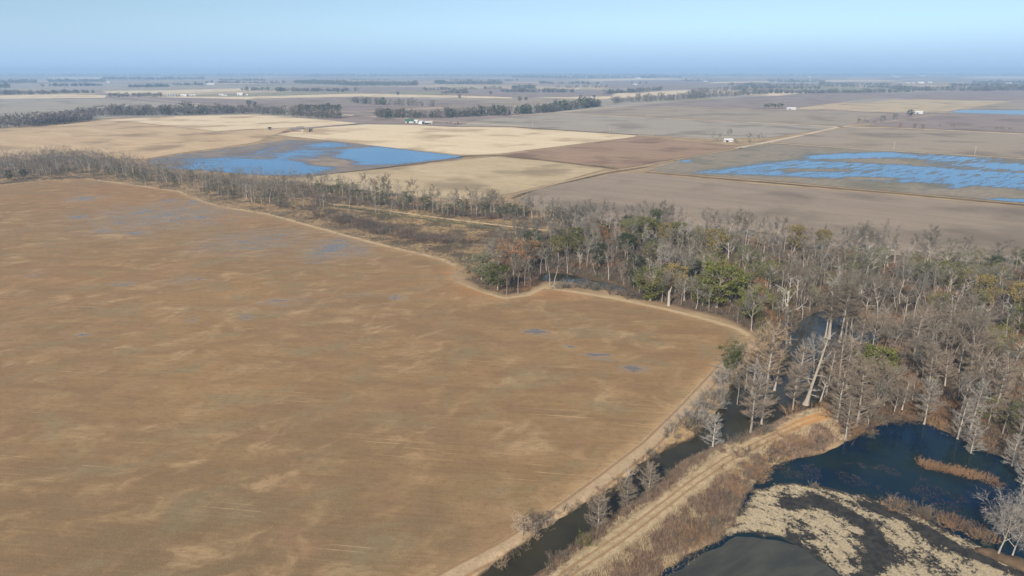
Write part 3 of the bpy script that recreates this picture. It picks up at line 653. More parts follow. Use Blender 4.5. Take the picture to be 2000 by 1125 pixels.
def snag_proto(h, kind):
    T = MB(); C = MB()
    if kind == 'stump':
        pts, d = path((0, 0, -.3), (.02, 0, 1), h * .72, 4, .03); T.tube(pts, [.75, .62, .55, .5, .46], 8, True)
        p = pts[-1] + Vector((.25, 0, -.4)); T.tube([p, p + Vector((.25, .0, h * .15)), p + Vector((.75, .05, h * .30))], [.34, .26, .06], 6)
        T.tube([pts[-1], pts[-1] + Vector((-.3, .1, .7))], [.3, .05], 5); C.twig(pts[2], Vector((-1.1, .2, .5)), .2)
        T.tube([pts[2], pts[2] + Vector((-1.0, .2, .3))], [.14, .05], 4)
    elif kind == 'cypress':
        tr, d = path((0, 0, -1.0), (.16, .06, 1), h + 1, 9, .025, .0); T.tube(tr, [1.35, .66, .44, .39, .36, .33, .29, .24, .17, .06], 9)
        for t, L in ((.72, 4.5), (.80, 3.2), (.86, 3.0), (.93, 3.0), (.55, 4.0), (.45, 3.6), (.36, 3.8), (.62, 3.0), (.97, 2.2), (.40, 4.2), (.66, 3.0), (.88, 2.4), (.28, 3.6), (.32, 3.2), (.24, 3.0), (.20, 3.2)):
            p, dd = onp(tr, t); az = rnd.uniform(0, 6.28); lp, ld = path(p, (math.cos(az), math.sin(az), .25), L * rnd.uniform(.8, 1.3), 4, .22, .05); T.tube(lp, [.16, .13, .1, .06, .03], 4)
            for q in range(30):
                p2, d2 = onp(lp, .2 + .8 * rnd.random()); dq = jit(d2, .8); C.twig(p2, dq * rnd.uniform(.6, 1.8), .09)
    else:
        tr, d = path((0, 0, -.4), (rnd.uniform(-.05, .05), 0, 1), h * .62, 6, .05); T.tube(tr, [h * .028] + [h * (.021 - .0022 * i) for i in range(6)], 7)
        az = rnd.uniform(0, 6)
        for k in range(6):
            p, dd = onp(tr, .45 + .54 * k / 6); az += 2.5; el = rnd.uniform(.6, 1.15)
            lp, ld = path(p, (math.cos(az) * math.cos(el), math.sin(az) * math.cos(el), math.sin(el)), h * rnd.uniform(.24, .42), 5, .17, .03)
            rr = h * .010; T.tube(lp, [rr, rr * .85, rr * .65, rr * .5, rr * .3, rr * .12], 5)
            for q in range(6):
                p2, d2 = onp(lp, .3 + .7 * rnd.random()); sp, sd = path(p2, jit(d2, .6), h * rnd.uniform(.06, .14), 2, .2); C.tube(sp, [rr * .42, rr * .3, rr * .08], 3)
                for e in range(5): C.twig(onp(sp, rnd.random())[0], jit(sd, .7) * h * rnd.uniform(.03, .07), .075)
    return T, C
def shrub_proto(h, wide=.7, stems=16, tw=7, leaf=0.0, w_=.05):
    C = MB()
    for k in range(stems):
        az = rnd.uniform(0, 6.28); r = h * wide * math.sqrt(rnd.random()) * .55; el = rnd.uniform(.65, 1.4)
        p = Vector((math.cos(az) * r, math.sin(az) * r, -.1)); a2 = az + rnd.uniform(-.8, .8)
        lp, ld = path(p, (math.cos(a2) * math.cos(el), math.sin(a2) * math.cos(el), math.sin(el)), h * rnd.uniform(.6, 1.1), 3, .14, .03)
        C.tube(lp, [.045, .035, .025, .01], 3)
        for q in range(tw):
            p2, d2 = onp(lp, .2 + .8 * rnd.random()); dq = jit(d2, .55); L = h * rnd.uniform(.18, .36); C.twig(p2, dq * L, w_)
            for e in range(4):
                pp = p2 + dq * L * rnd.random()
                if leaf and rnd.random() < leaf: C.leaf(pp, rnd.uniform(.10, .22))
                else: C.twig(pp, jit(dq, .7) * L * .6, w_)
    return C
def far_tree(m, p, h, r, n=34, conif=False, trunk=True):
    if trunk: m.twig(Vector((p[0], p[1], 0)), Vector((0, 0, h * .75)), .55)
    for k in range(n):
        az = rnd.uniform(0, 6.28); s = rnd.random(); e = math.sin(math.pi * min(1, .12 + .86 * (1 - s))) ** .6
        if conif: e = .25 + .9 * (1 - s) if s > .25 else .6
        rr = r * e * math.sqrt(rnd.random()); q = Vector((p[0] + math.cos(az) * rr, p[1] + math.sin(az) * rr, h * (.16 + .84 * s)))
        d = Vector((math.cos(az) * rnd.random(), math.sin(az) * rnd.random(), rnd.uniform(.0, 1))).normalized()
        if conif: m.leaf(q, r * rnd.uniform(.22, .4))
        else: m.twig(q - d * r * .25, d * r * rnd.uniform(.5, .95), r * (rnd.uniform(.12, .26) if n > 30 else rnd.uniform(.3, .6)))

PROTO = {}
def add_proto(kind, tc, tm, cm):
    T, C = tc; PROTO.setdefault(kind, []).append((T.mesh('trunk', tm) if T else None, C.mesh('crown', cm), tm, cm))
for k in range(7): add_proto('bare', bare_proto(16, rnd.uniform(.24, .34), rnd.uniform(.35, .5), rnd.randint(6, 9), 1.0, rnd.uniform(.5, .8)), B_PALE, T_GREY)
for k in range(5): add_proto('brown', bare_proto(15, rnd.uniform(.26, .36), rnd.uniform(.3, .45), rnd.randint(7, 9), 1.1, rnd.uniform(.45, .7)), B_GREY, T_BROWN)
for k in range(4): add_proto('slim', bare_proto(17, rnd.uniform(.13, .19), rnd.uniform(.5, .62), rnd.randint(5, 7), .9, rnd.uniform(.7, .95)), B_PALE, T_GREY)
for k in range(3): add_proto('vase', bare_proto(17, .42, .25, 9, 1.35, .62), B_PALE, T_WHITE)
for k in range(5): add_proto('cypress', cypress_proto(17, rnd.uniform(.17, .24), rnd.uniform(.55, .9), .25, rnd.uniform(0, .4), 1.5, rnd.uniform(.15, .38)), B_PALE, T_PINK)
for k in range(3): add_proto('cypcone', cypress_proto(13, rnd.uniform(.26, .33), rnd.uniform(.5, .8), .12, .2, 1.6, .05), B_GREY, T_PINK)
for k in range(3): add_proto('cyptall', cypress_proto(22, .17, .45, .5, .7, 1.9, .42), B_PALE, T_TAN)
for k in range(2): add_proto('cyppale', cypress_proto(11, .27, .75, .1, 0, 1.2, .10, .12), B_DEAD, T_WHITE)
for k in range(4): add_proto('leafy', leafy_proto(13, rnd.uniform(.32, .40), rnd.uniform(.10, .2), 52, 64, .30, .22), B_GREY, L_OLIVE)
for k in range(2): add_proto('oak', leafy_proto(12, .38, .2, 40, 50, .26, .45, .1), B_BROWN, L_RUST)
for k in range(3): add_proto('thin', leafy_proto(11, .40, .15, 46, 40, .22, .65, .15), B_GREY, L_SAGE)
add_proto('stump', snag_proto(9, 'stump'), B_DEAD, B_DEAD); add_proto('snagcyp', snag_proto(22, 'cypress'), B_DEAD, T_WHITE)
for k in range(4): add_proto('snag', snag_proto(18, 'dead'), B_DEAD, T_WHITE)
for k in range(6): PROTO.setdefault('shrub', []).append((None, shrub_proto(3, rnd.uniform(.6, 1.0), rnd.randint(14, 20), 8).mesh('shrub', S_PURP), None, S_PURP))
for k in range(3): PROTO.setdefault('bush', []).append((None, shrub_proto(3, .8, 18, 9, .6).mesh('bush', L_DARK), None, L_DARK))
HGT = dict(bare=16, brown=15, slim=17, vase=17, cypress=17, cypcone=13, cyptall=22, cyppale=11, leafy=13, oak=12, thin=11, stump=9, snagcyp=22, snag=18, shrub=3, bush=3)
NAME = dict(bare='bare_tree', brown='bare_tree', slim='bare_tree', vase='bare_tree', cypress='cypress_tree', cypcone='cypress_tree', cyptall='cypress_tree', cyppale='cypress_tree', leafy='evergreen_tree', oak='oak_tree',
            thin='evergreen_tree', stump='broken_trunk', snagcyp='dead_tree', snag='dead_tree', shrub='shrub', bush='bush')
CAT = dict(stump='tree stump', shrub='shrub', bush='bush')
PLACED = []                                        # (x, y, radius) of everything planted
QUEUE = []                                         # repeats wait here until it is known which show largest
def plant(kind, x, y, h, label, group=None, **kw):
    if group: QUEUE.append((kind, x, y, h, label, group, kw)); PLACED.append((x, y, 1.0)); return None
    return plant_now(kind, x, y, h, label, None, **kw)
def plant_now(kind, x, y, h, label, group=None, var=None, tm=None, cm=None, rot=None, tilt=0.0, fat=1.0, z=None):
    pr = PROTO[kind]; T, C, tm0, cm0 = pr[rnd.randrange(len(pr)) if var is None else var % len(pr)]
    s = h / HGT[kind]; zz = float(height(np.array([x]), np.array([y]))[0]) if z is None else z
    zz = max(zz, WATER_Z - .25) if kind not in ('shrub', 'bush') else max(zz, WATER_Z - .05)
    ro = rnd.uniform(0, 6.28) if rot is None else rot; e = Euler((rnd.gauss(0, .02) if not tilt else 0, tilt + rnd.gauss(0, .02), ro))
    if kind in ('shrub', 'bush'):
        o = bpy.data.objects.new(NAME[kind], C); COL.objects.link(o); o.location = (x, y, zz); o.rotation_euler = e; o.scale = (s * fat, s * fat, s)
        sl_ = o.material_slots[0]
        if cm: sl_.link = 'OBJECT'; sl_.material = cm
    else:
        o = bpy.data.objects.new(NAME[kind], None); COL.objects.link(o); o.empty_display_size = .5
        o.location = (x, y, zz); o.rotation_euler = e; o.scale = (s * fat, s * fat, s)
        for nm, me_, m0 in (('trunk', T, tm), ('crown', C, cm)):
            c = bpy.data.objects.new(nm, me_); COL.objects.link(c); c.parent = o
            if m0: c.material_slots[0].link = 'OBJECT'; c.material_slots[0].material = m0
    tag(o, label, CAT.get(kind, 'tree'), group); PLACED.append((x, y, 1.0)); return o
def at_px(kind, px, py, h, label, group=None, z=0.0, **kw):
    x, y = G(px, py, z); return plant(kind, x, y, h, label, group, **kw)

# ------------------------------------------------------------------ trees one can single out
at_px('leafy', 940, 546, 13, 'dull green leafy tree on the wooded point, left of the one at its tip', var=0, cm=L_SAGE, fat=1.3)
at_px('leafy', 972, 566, 12.5, 'dull green leafy tree at the very tip of the woods jutting into the field', var=1, cm=L_OLIVE, fat=1.35)
at_px('leafy', 957, 556, 11, 'dull green leafy tree squeezed between the two at the tip of the point', var=2, cm=L_SAGE, fat=1.3)
at_px('thin', 915, 532, 9, 'greyish half-bare tree left of the green trees on the woodland point', cm=L_SAGE)
at_px('brown', 990, 577, 14, 'dark-trunked bare tree at the field edge beside the green point trees', tm=B_BROWN)
at_px('slim', 1012, 573, 19, 'tall lone pale trunk on the red dirt point, long shadow on the field', var=0, cm=T_BROWN)
for (px, py, h, lb) in ((1003, 535, 12, 'rust-leaved oak behind the lone pale trunk on the point'), (1030, 520, 12, 'rust-leaved oak right of and behind the woodland point'), (985, 505, 10, 'small rust-leaved oak behind the dull green point trees')):
    at_px('oak', px, py, h * 1.15, lb, fat=1.35)
at_px('slim', 1074, 558, 20, 'left of two pale straight trunks standing in the pool by the field edge', var=1)
at_px('slim', 1082, 559, 21, 'right of two pale straight trunks standing in the pool by the field edge', var=2)
at_px('leafy', 1270, 587, 15, 'big dark green round tree at the field edge, left of the broken trunk', var=2, cm=L_OLIVE, fat=1.35)
at_px('stump', 1306, 597, 9.5, 'broken pale trunk with a pointed splinter top at the field edge', rot=.2)
at_px('leafy', 1318, 570, 14, 'golden-green tree behind the broken pale trunk', var=3, cm=L_GOLD)
at_px('snag', 1336, 586, 15, 'dead white tree with forked limbs just right of the broken trunk', var=0)
at_px('snag', 1350, 583, 15, 'dead white tree touching the left side of the big yellow-green tree', var=1)
at_px('leafy', 1400, 600, 20, 'largest yellow-green tree, towering at the middle of the field edge', var=0, cm=L_YELL, fat=1.2)
at_px('leafy', 1372, 595, 13, 'yellow-green tree nestled left of the largest yellow-green tree', var=3, cm=L_OLIVE, fat=1.3)
at_px('leafy', 1425, 590, 16, 'yellow-green tree pressed behind the right side of the largest one', var=1, cm=L_YELL, fat=1.3)
at_px('leafy', 1466, 622, 14, 'rounded yellow-green tree at the far right corner of the brown field', var=2, cm=L_YELL, fat=1.25)
for i, (px, py, h, cm, lb) in enumerate(((1230, 488, 17, L_YELL, 'yellow-green crown high in the woods above the pool, left one'), (1256, 478, 17, L_OLIVE, 'olive crown high in the woods above the pool, right one'),
        (1300, 485, 15, L_GOLD, 'golden crown in the upper woods above the broken trunk'), (1395, 500, 15, L_GOLD, 'golden-green crown in the upper woods above the largest green tree'),
        (1550, 492, 15, L_GOLD, 'golden crown near the back edge of the woods, left one'), (1605, 492, 13, L_GOLD, 'golden crown near the back edge of the woods, right one'),
        (1805, 560, 12, L_DARK, 'left of two dark green low crowns in the middle of the right woods'), (1848, 562, 13, L_OLIVE, 'right of two dark green low crowns in the middle of the right woods'),
        (1920, 600, 14, L_GOLD, 'golden crown in the right woods near the picture edge'), (1898, 618, 12, L_SAGE, 'pale straw-coloured crown left below the golden one in the right woods'),
        (1950, 685, 10, L_YELL, 'small bright yellow-green crown by the right picture edge'), (1990, 610, 14, L_GOLD, 'gold-green crown cut by the right picture edge'), (1985, 655, 12, L_OLIVE, 'olive crown cut by the right picture edge'), (1940, 540, 11, L_DARK, 'dark green crown at the back of the right woods'),
        (1985, 520, 10, L_OLIVE, 'olive crown at the back right corner of the woods'), (1700, 752, 15, L_YELL, 'bright green bushy tree among the rosy trees beyond the levee end'), (1735, 742, 9, L_OLIVE, 'small olive tree right of the bright green bushy one'),
        (1440, 700, 9, L_SAGE, 'sage green tree on the bank at the field corner, upper one'), (1425, 722, 10, L_OLIVE, 'sage green tree on the bank at the field corner, lower one'), (1130, 500, 13, L_OLIVE, 'olive crown in the woods above the two trunks in the pool'),
        (1170, 520, 12, L_DARK, 'dark green tree deep in the woods above the pool'), (1350, 545, 11, L_DARK, 'dark green tree behind the dead white pair'))):
    at_px('leafy' if cm is not L_SAGE else 'thin', px, py, h, lb, var=i, cm=cm)
at_px('snag', 1536, 655, 30, 'tallest dead white tree, forking high, beside the dark swamp water', var=2, rot=2.0, fat=.9)
at_px('snagcyp', 1572, 790, 24, 'huge leaning dead cypress with a swollen pale base in the swamp', z=WATER_Z, rot=-.1, tm=B_PALE, cm=T_WHITE)
at_px('snag', 1602, 786, 11, 'small leaning bleached tree right of the huge dead cypress', var=3, z=WATER_Z, tilt=.15, rot=0)
CYP = [(1466, 845, 17, 'cypress', 'wide feathery cypress in the swamp nearest the levee'), (1487, 828, 15, 'cypress', 'feathery cypress behind the one nearest the levee'), (1468, 768, 21, 'cyptall', 'tan-topped cypress with a small swollen foot, left of the tallest'),
       (1497, 788, 25, 'cyptall', 'tallest tan-topped cypress in the swamp'), (1512, 762, 17, 'cypress', 'cypress close behind the tallest tan-topped one'), (1555, 768, 16, 'cypress', 'cypress left of the huge dead one'),
       (1536, 672, 15, 'cypress', 'rosy cypress at the foot of the tallest dead white tree, left'), (1543, 670, 14, 'cypress', 'rosy cypress at the foot of the tallest dead white tree, right'),
       (1612, 660, 19, 'cyptall', 'first from the left of six pale trunks in the blue swamp pool'), (1617, 661, 18, 'cyptall', 'second from the left of six pale trunks in the blue swamp pool'), (1620, 662, 20, 'cyptall', 'third from the left of six pale trunks in the blue swamp pool'),
       (1640, 668, 23, 'cyptall', 'fourth from the left of six pale trunks in the blue swamp pool'), (1650, 665, 22, 'cyptall', 'fifth from the left of six pale trunks in the blue swamp pool'), (1659, 659, 20, 'cyptall', 'rightmost of six pale trunks in the blue swamp pool'),
       (1632, 835, 16, 'cypcone', 'broad cone-shaped rosy cypress at the end of the levee, left'), (1672, 838, 18, 'cypcone', 'broad cone-shaped rosy cypress at the end of the levee, right'),
       (1612, 775, 16, 'cypress', 'rosy cypress behind the levee-end cones, left'), (1634, 770, 18, 'cypress', 'rosy cypress behind the levee-end cones, middle'), (1652, 764, 17, 'cypress', 'rosy cypress behind the levee-end cones, right'), (1600, 752, 15, 'cypress', 'rosy cypress just right of the dead giant'),
       (1168, 1036, 9.0, 'cypcone', 'young rosy cypress on the right ditch bank, lowest of three'), (1224, 988, 8.0, 'cypcone', 'young rosy cypress on the right ditch bank, middle of three'), (1266, 962, 8.0, 'cypcone', 'young rosy cypress on the right ditch bank, uppermost of three'),
       (1392, 872, 10, 'cyppale', 'pale grey tree on the spit where the ditch meets the swamp'), (1876, 898, 11, 'cypress', 'x')][:24]
for i, (px, py, h, k, lb) in enumerate(CYP): at_px(k, px, py, h, lb, var=i, z=0 if py > 950 else WATER_Z, cm=T_BROWN if 655 < py < 690 else None)
for i, (px, py, h, lb) in enumerate(((1896, 885, 9.5, 'small white cypress standing alone in the pond by the wooded shore'), (1870, 857, 13, 'white cypress at the pond shore left of the small lone one'), (1892, 850, 16, 'white cypress behind the small lone pond cypress'),
        (1976, 910, 9, 'drooping white cypress in the pond near the picture edge, upper'), (1998, 945, 9, 'drooping white cypress cut by the picture edge over the pond'), (1805, 828, 14, 'pale tree with white foot on the pond shore, right of the shadowed cove'))):
    at_px('cyppale' if i not in (1, 2, 5) else 'cypress', px, py, h, lb, var=i, z=WATER_Z, cm=T_WHITE)
SWP = 'near the dead giant|behind the tan-topped pair|at the swamp narrows|left of the dead giant|deep in the left swamp|by the field-side bank|at the upper swamp narrows|above the dead giant|right above the dead giant|right of the dead giant|by the levee side of the swamp|in the middle of the swamp|below the tallest dead tree|at the right swamp shore|by the pale trunks pool|between the tan-topped pair'.split('|')
for i, (px, py, h) in enumerate(((1548, 800, 14), (1508, 742, 15), (1560, 712, 14), (1530, 790, 15), (1455, 760, 12), (1440, 790, 12), (1585, 690, 15), (1590, 728, 15), (1616, 712, 16), (1622, 738, 16), (1520, 812, 13), (1540, 740, 17), (1555, 690, 14), (1664, 690, 15), (1680, 672, 15), (1482, 775, 17))):
    if i not in (0, 4, 5, 7, 9, 13, 14, 15): continue
    at_px(('cypress', 'brown', 'cypress', 'bare')[i % 4], px, py, h, ('feathery rosy cypress ', 'brown bare tree ', 'feathery tan cypress ', 'grey bare tree ')[i % 4] + 'standing in dark water ' + SWP[i], var=i, z=WATER_Z, cm=(T_PINK, T_BROWN, T_TAN, T_WHITE)[i % 4])
at_px('vase', 1950, 1080, 14.5, 'big spreading white bare tree at the lower right corner, left one', var=0, z=0)
at_px('vase', 1978, 1082, 12, 'spreading white bare tree right of the big one at the lower right corner', var=1)
at_px('vase', 2012, 1085, 13, 'white bare tree cut by the picture edge at the lower right corner', var=2)
at_px('vase', 1896, 712, 18, 'largest spreading bare tree in the right woods', var=1, cm=T_BROWN)
at_px('vase', 1800, 745, 15, 'spreading bare tree with fanned limbs right of the bright green bushy tree', var=2, cm=T_GREY)
at_px('vase', 1745, 812, 11, 'bare forked tree on the pond shore above the shadowed cove', var=0, cm=T_BROWN)
at_px('snag', 1217, 944, 8.5, 'bleached bare tree leaning out over the ditch', var=1, tilt=.35, rot=-.5)
at_px('thin', 1020, 1046, 6.0, 'tan leafy scrub tree on the left ditch bank', cm=T_TAN, var=0); at_px('thin', 1044, 1040, 5.6, 'dark scrub tree beside the tan one on the left ditch bank', cm=S_PURP, var=1)
at_px('snag', 875, 404, 13, 'dead leafless trunk standing alone at the edge of the tan field', var=0)
at_px('snag', 1122, 420, 15, 'dead antler-shaped white tree at the back edge of the woods', var=1, cm=T_WHITE)
for i, (px, py, h, k, lb) in enumerate(((728, 388, 20, 'slim', 'left of the pale-trunked trees in the stream strip under the flooded field'), (741, 389, 22, 'brown', 'brown-crowned tall tree in the stream strip, second of the pale trunks'), (757, 386, 21, 'bare', 'grey-crowned tall tree in the stream strip, third of the pale trunks'), (715, 376, 18, 'bare', 'grey tree behind the pale trunks of the stream strip'),
        (803, 394, 20, 'brown', 'thin brown-crowned tree standing apart in the stream strip'), (921, 418, 22, 'brown', 'rusty-topped tree in the stream strip by the tan field, left'), (938, 420, 16, 'bare', 'grey tree among the clump by the tan field'), (958, 420, 21, 'brown', 'rusty-topped tree in the stream strip by the tan field, right'), (983, 422, 16, 'bare', 'grey tree right of the rusty-topped pair by the tan field'),
        (632, 376, 17, 'bare', 'pale bare tree at the lower corner of the blue flooded field'), (608, 368, 15, 'bare', 'bare tree at the tip of the blue flooded field'), (573, 388, 15, 'brown', 'dark spreading bare tree left in the stream strip, below the flooded field'))):
    at_px(k, px, py, h, lb, var=i)
at_px('thin', 284, 362, 9, 'lone yellowish-green tree at the top edge of the brown field', cm=L_SAGE, var=1); at_px('thin', 545, 398, 7, 'pale green bush-like tree in the stream strip below the flooded field', cm=L_SAGE, var=2)
for i, (px, py) in enumerate(((20, 352), (48, 350))): at_px('leafy', px, py, 9, ('dark green tree at the left picture edge above the brown field', 'dark green tree second from the left edge above the brown field')[i], cm=L_DARK, var=i)
for i, (px, py, rr) in enumerate(((1685, 489, .25), (1722, 491, -.1), (1642, 480, .1))):   # fallen trunks
    T = MB(); x, y = G(px, py); pts, d = path((x - 6, y, .5), (math.cos(rr), math.sin(rr), .03), 13 if i < 2 else 6, 5, .08); T.tube(pts, [.4, .36, .32, .26, .2, .08], 6)
    for q in range(6):
        p2, d2 = onp(pts, .4 + .6 * rnd.random()); T.tube([p2, p2 + jit(d2, .5) * 2.2], [.12, .03], 4)
    o = mesh_from('fallen_trunk', T.V, T.F, B_DEAD)
    tag(o, ('bleached fallen trunk lying at the back of the right woods, left of two', 'bleached fallen trunk lying at the back of the right woods, right of two', 'short bleached fallen trunk at the back edge of the woods')[i], 'log')
at_px('shrub', 1140, 1072, 2.6, 'small bright green bush on the right ditch bank', cm=L_YELL)

# ------------------------------------------------------------------ the woods filled in, tree by tree
def fill(poly, spacing, n_max, ymax=None, tries=30000, r_other=None):
    P = np.array(poly); a = P.min(0); b = P.max(0); out = []
    pts = rng.random((tries, 2)) * (b - a) + a
    ok = sd_poly(pts[:, 0], pts[:, 1], poly) < 0
    pts = pts[ok]; wd = water_d(pts[:, 0], pts[:, 1]); pts = pts[wd > .8]
    cell = {}
    for x, y, r in PLACED: cell.setdefault((int(x // 8), int(y // 8)), []).append((x, y))
    for x, y in pts:
        s = spacing(x, y) if callable(spacing) else spacing
        cx, cy = int(x // 8), int(y // 8); good = True
        for i in (-1, 0, 1):
            for j in (-1, 0, 1):
                for (u, v) in cell.get((cx + i, cy + j), ()):
                    if (u - x) ** 2 + (v - y) ** 2 < s * s: good = False
        if good: cell.setdefault((cx, cy), []).append((x, y)); out.append((x, y))
        if len(out) >= n_max: break
    return out
def px_of(x, y, z=0):
    d = y * CP + (CAM_H - z) * SP; v = (-(CAM_H - z) * CP + y * SP) / d
    return 1000 + FPX * x / d, 562.5 - FPX * v
cnt = {}
for x, y in fill(FOREST, lambda x, y: 4.7 + 3.3 * float(sstep(.40, .68, vnoise(x, y + 500, 17.))), 900):
    px, py = px_of(x, y)
    if px > 2080: continue
    a = vnoise(x, y, 28.) + .35 * (vnoise(x + 300, y, 9.) - .5); b = vnoise(x + 900, y + 40, 22.); r = rnd.random()
    back = sd_poly(np.array([x]), np.array([y]), FOREST)[0] > -16 and py < 540
    if back: kind, lb, gr, cm, h = ('slim' if r < .3 else 'bare'), 'tall bare tree', 'trees along the back edge of the woods', None, rnd.uniform(14, 20)
    elif px > 1590 and py > 650:
        if r < .50: kind, lb, gr, cm, h = 'brown', 'rosy brown bare tree in the woods right of the levee end', 'rosy brown bare trees right of the levee end', T_PINK, rnd.uniform(10, 15)
        elif r < .72: kind, lb, gr, cm, h = 'cypress', 'rosy brown cypress in the woods right of the levee end', 'rosy cypresses right of the levee end', T_PINK, rnd.uniform(11, 17)
        else: kind, lb, gr, cm, h = 'bare', 'grey bare tree in the woods above the pond', 'grey bare trees above the pond', None, rnd.uniform(11, 16)
    elif px < 1340 and py < 600:
        if r < .45: kind, lb, gr, cm, h = 'bare', 'grey bare tree in the woods above the point and pool', 'grey bare trees above the point and pool', None, rnd.uniform(11, 17)
        elif r < .70: kind, lb, gr, cm, h = 'brown', 'brown bare tree in the woods above the point and pool', 'brown bare trees above the point and pool', None, rnd.uniform(11, 16)
        elif r < .80: kind, lb, gr, cm, h = 'slim', 'slender pale trunk in the woods above the point and pool', 'slender trunks above the point and pool', None, rnd.uniform(14, 19)
        elif r < .93: kind, lb, gr, cm, h = 'leafy', 'dull evergreen among the bare trees above the point and pool', 'evergreens above the point and pool', (L_OLIVE, L_DARK)[rnd.random() < .5], rnd.uniform(8, 13)
        else: kind, lb, gr, cm, h = 'oak', 'rust-leaved tree in the woods above the point and pool', 'rust-leaved trees above the point and pool', None, rnd.uniform(7, 11)
    else:
        if a > .64 and r < .7: kind, lb, gr, cm, h = 'thin', 'half-evergreen sage crown in the middle of the right woods', 'sage crowns in the right woods', (L_SAGE, L_OLIVE)[rnd.random() < .4], rnd.uniform(7, 12)
        elif r < .50: kind, lb, gr, cm, h = 'bare', 'grey bare tree in the middle of the right woods', 'grey bare trees in the right woods', None, rnd.uniform(10, 16)
        elif r < .74: kind, lb, gr, cm, h = 'brown', 'brown bare tree in the middle of the right woods', 'brown bare trees in the right woods', (T_BROWN, T_PINK)[rnd.random() < .35], rnd.uniform(9, 14)
        elif r < .88: kind, lb, gr, cm, h = 'slim', 'slender pale trunk in the middle of the right woods', 'slender trunks in the right woods', None, rnd.uniform(12, 18)
        elif r < .90: kind, lb, gr, cm, h = 'oak', 'rust-leaved small tree in the middle of the right woods', 'rust-leaved trees in the right woods', None, rnd.uniform(5, 9)
        else: kind, lb, gr, cm, h = 'snag', 'small dead white tree in the middle of the right woods', 'dead white trees in the right woods', None, rnd.uniform(10, 15)
    if kind == 'bare' and not back and rnd.random() < .28: cm = T_WHITE
    if px > 1820 and rnd.random() < .16: kind, lb, gr, cm, h = 'thin', 'x', 'sage crowns in the right woods', (L_SAGE, L_OLIVE, L_GOLD)[rnd.randrange(3)], rnd.uniform(7, 12)
    plant(kind, x, y, h * (rnd.uniform(.7, 1.3) if not back else 1.05), lb, gr, cm=cm); cnt[kind] = cnt.get(kind, 0) + 1
STRIP_L = GP([(-120, 352), (0, 318), (120, 306), (230, 316), (300, 335), (450, 350), (600, 360), (640, 372), (560, 395), (520, 402), (440, 392), (395, 380), (350, 362), (260, 352), (170, 338), (100, 342), (0, 350), (-120, 362)])
STRIP_R = GP([(600, 362), (760, 380), (860, 402), (960, 406), (1050, 416), (1180, 434), (1120, 446), (1000, 428), (900, 424), (800, 410), (640, 388)])
for x, y in fill(STRIP_L, 5.0, 680):
    r = rnd.random(); px, py = px_of(x, y)
    if r < .50: plant('bare', x, y, rnd.uniform(10, 18), 'grey bare tree in the stream strip above the brown field', 'grey bare trees of the stream strip', fat=1.2)
    elif r < .72: plant('brown', x, y, rnd.uniform(8, 15), 'brown bare tree in the stream strip above the brown field', 'brown bare trees of the stream strip', fat=1.2)
    elif r < .86: plant('thin', x, y, rnd.uniform(5, 9), 'low dark evergreen in the stream strip above the brown field', 'evergreens of the stream strip', cm=(L_DARK, L_SAGE, L_OLIVE)[rnd.randrange(3)])
    else: plant('shrub', x, y, rnd.uniform(2.5, 4.5), 'grey shrub in the stream strip above the brown field', 'shrubs of the stream strip', cm=T_GREY, fat=1.3)
for x, y in fill(STRIP_R, 4.8, 260):
    r = rnd.random()
    if r < .38: plant('slim' if r < .2 else 'bare', x, y, rnd.uniform(12, 20), 'bare tree in the belt between the tan field and the stream ditch', 'bare trees between tan field and stream ditch')
    elif r < .70: plant('thin', x, y, rnd.uniform(6, 9), 'low dark evergreen in the belt between the tan field and the stream ditch', 'evergreens between tan field and stream ditch', cm=L_DARK)
    else: plant('shrub', x, y, rnd.uniform(2, 4), 'shrub in the belt between the tan field and the stream ditch', 'shrubs between tan field and stream ditch', cm=T_BROWN, fat=1.3)

# ------------------------------------------------------------------ shrubs along the banks
def along(pts, n, spread, z=0):
    P = [Vector(G(*p, z)) for p in pts]; seg = [(b - a).length for a, b in zip(P[:-1], P[1:])]; tot = sum(seg)
    for k in range(n):
        t = (k + rnd.random()) / n * tot; i = 0
        while i < len(seg) - 1 and t > seg[i]: t -= seg[i]; i += 1
        p = P[i].lerp(P[i + 1], min(1, t / seg[i])); a = rnd.uniform(0, 6.28); r = spread * math.sqrt(rnd.random())
        yield p.x + math.cos(a) * r, p.y + math.sin(a) * r
for x, y in along([(1325, 858), (1350, 835), (1380, 800), (1405, 765), (1425, 730), (1440, 705)], 46, 3.2):
    k = rnd.random()
    if k < .4: plant('bare', x, y, rnd.uniform(4.5, 8), 'small grey bare tree on the bank between the field track and the swamp', 'small bare trees on the field-side bank', cm=T_WHITE if k < .15 else None, fat=1.25)
    else: plant('shrub', x, y, rnd.uniform(2, 4), 'bare grey shrub on the bank between the field track and the swamp', 'shrubs on the field-side bank', cm=(T_GREY, T_BROWN, T_WHITE)[rnd.randrange(3)], fat=1.2)
for x, y in along([(1310, 868), (1255, 900), (1220, 935), (1140, 982), (1055, 1038), (960, 1105)], 26, 1.2):
    plant('shrub', x, y, rnd.uniform(1.0, 2.0), 'low tan-grey shrub on the left ditch bank', 'shrubs on the left ditch bank', cm=(T_TAN, T_BROWN)[rnd.randrange(2)], fat=1.3)
for x, y in along([(1375, 892), (1320, 925), (1262, 975), (1205, 1015), (1160, 1052), (1110, 1092), (1060, 1125)], 44, 1.5):
    plant('shrub', x, y, rnd.uniform(.8, 1.9), 'purple-brown shrub between the ditch and the levee track', 'shrubs between ditch and levee track', cm=(S_PURP, T_BROWN, T_PINK)[rnd.randrange(3)])
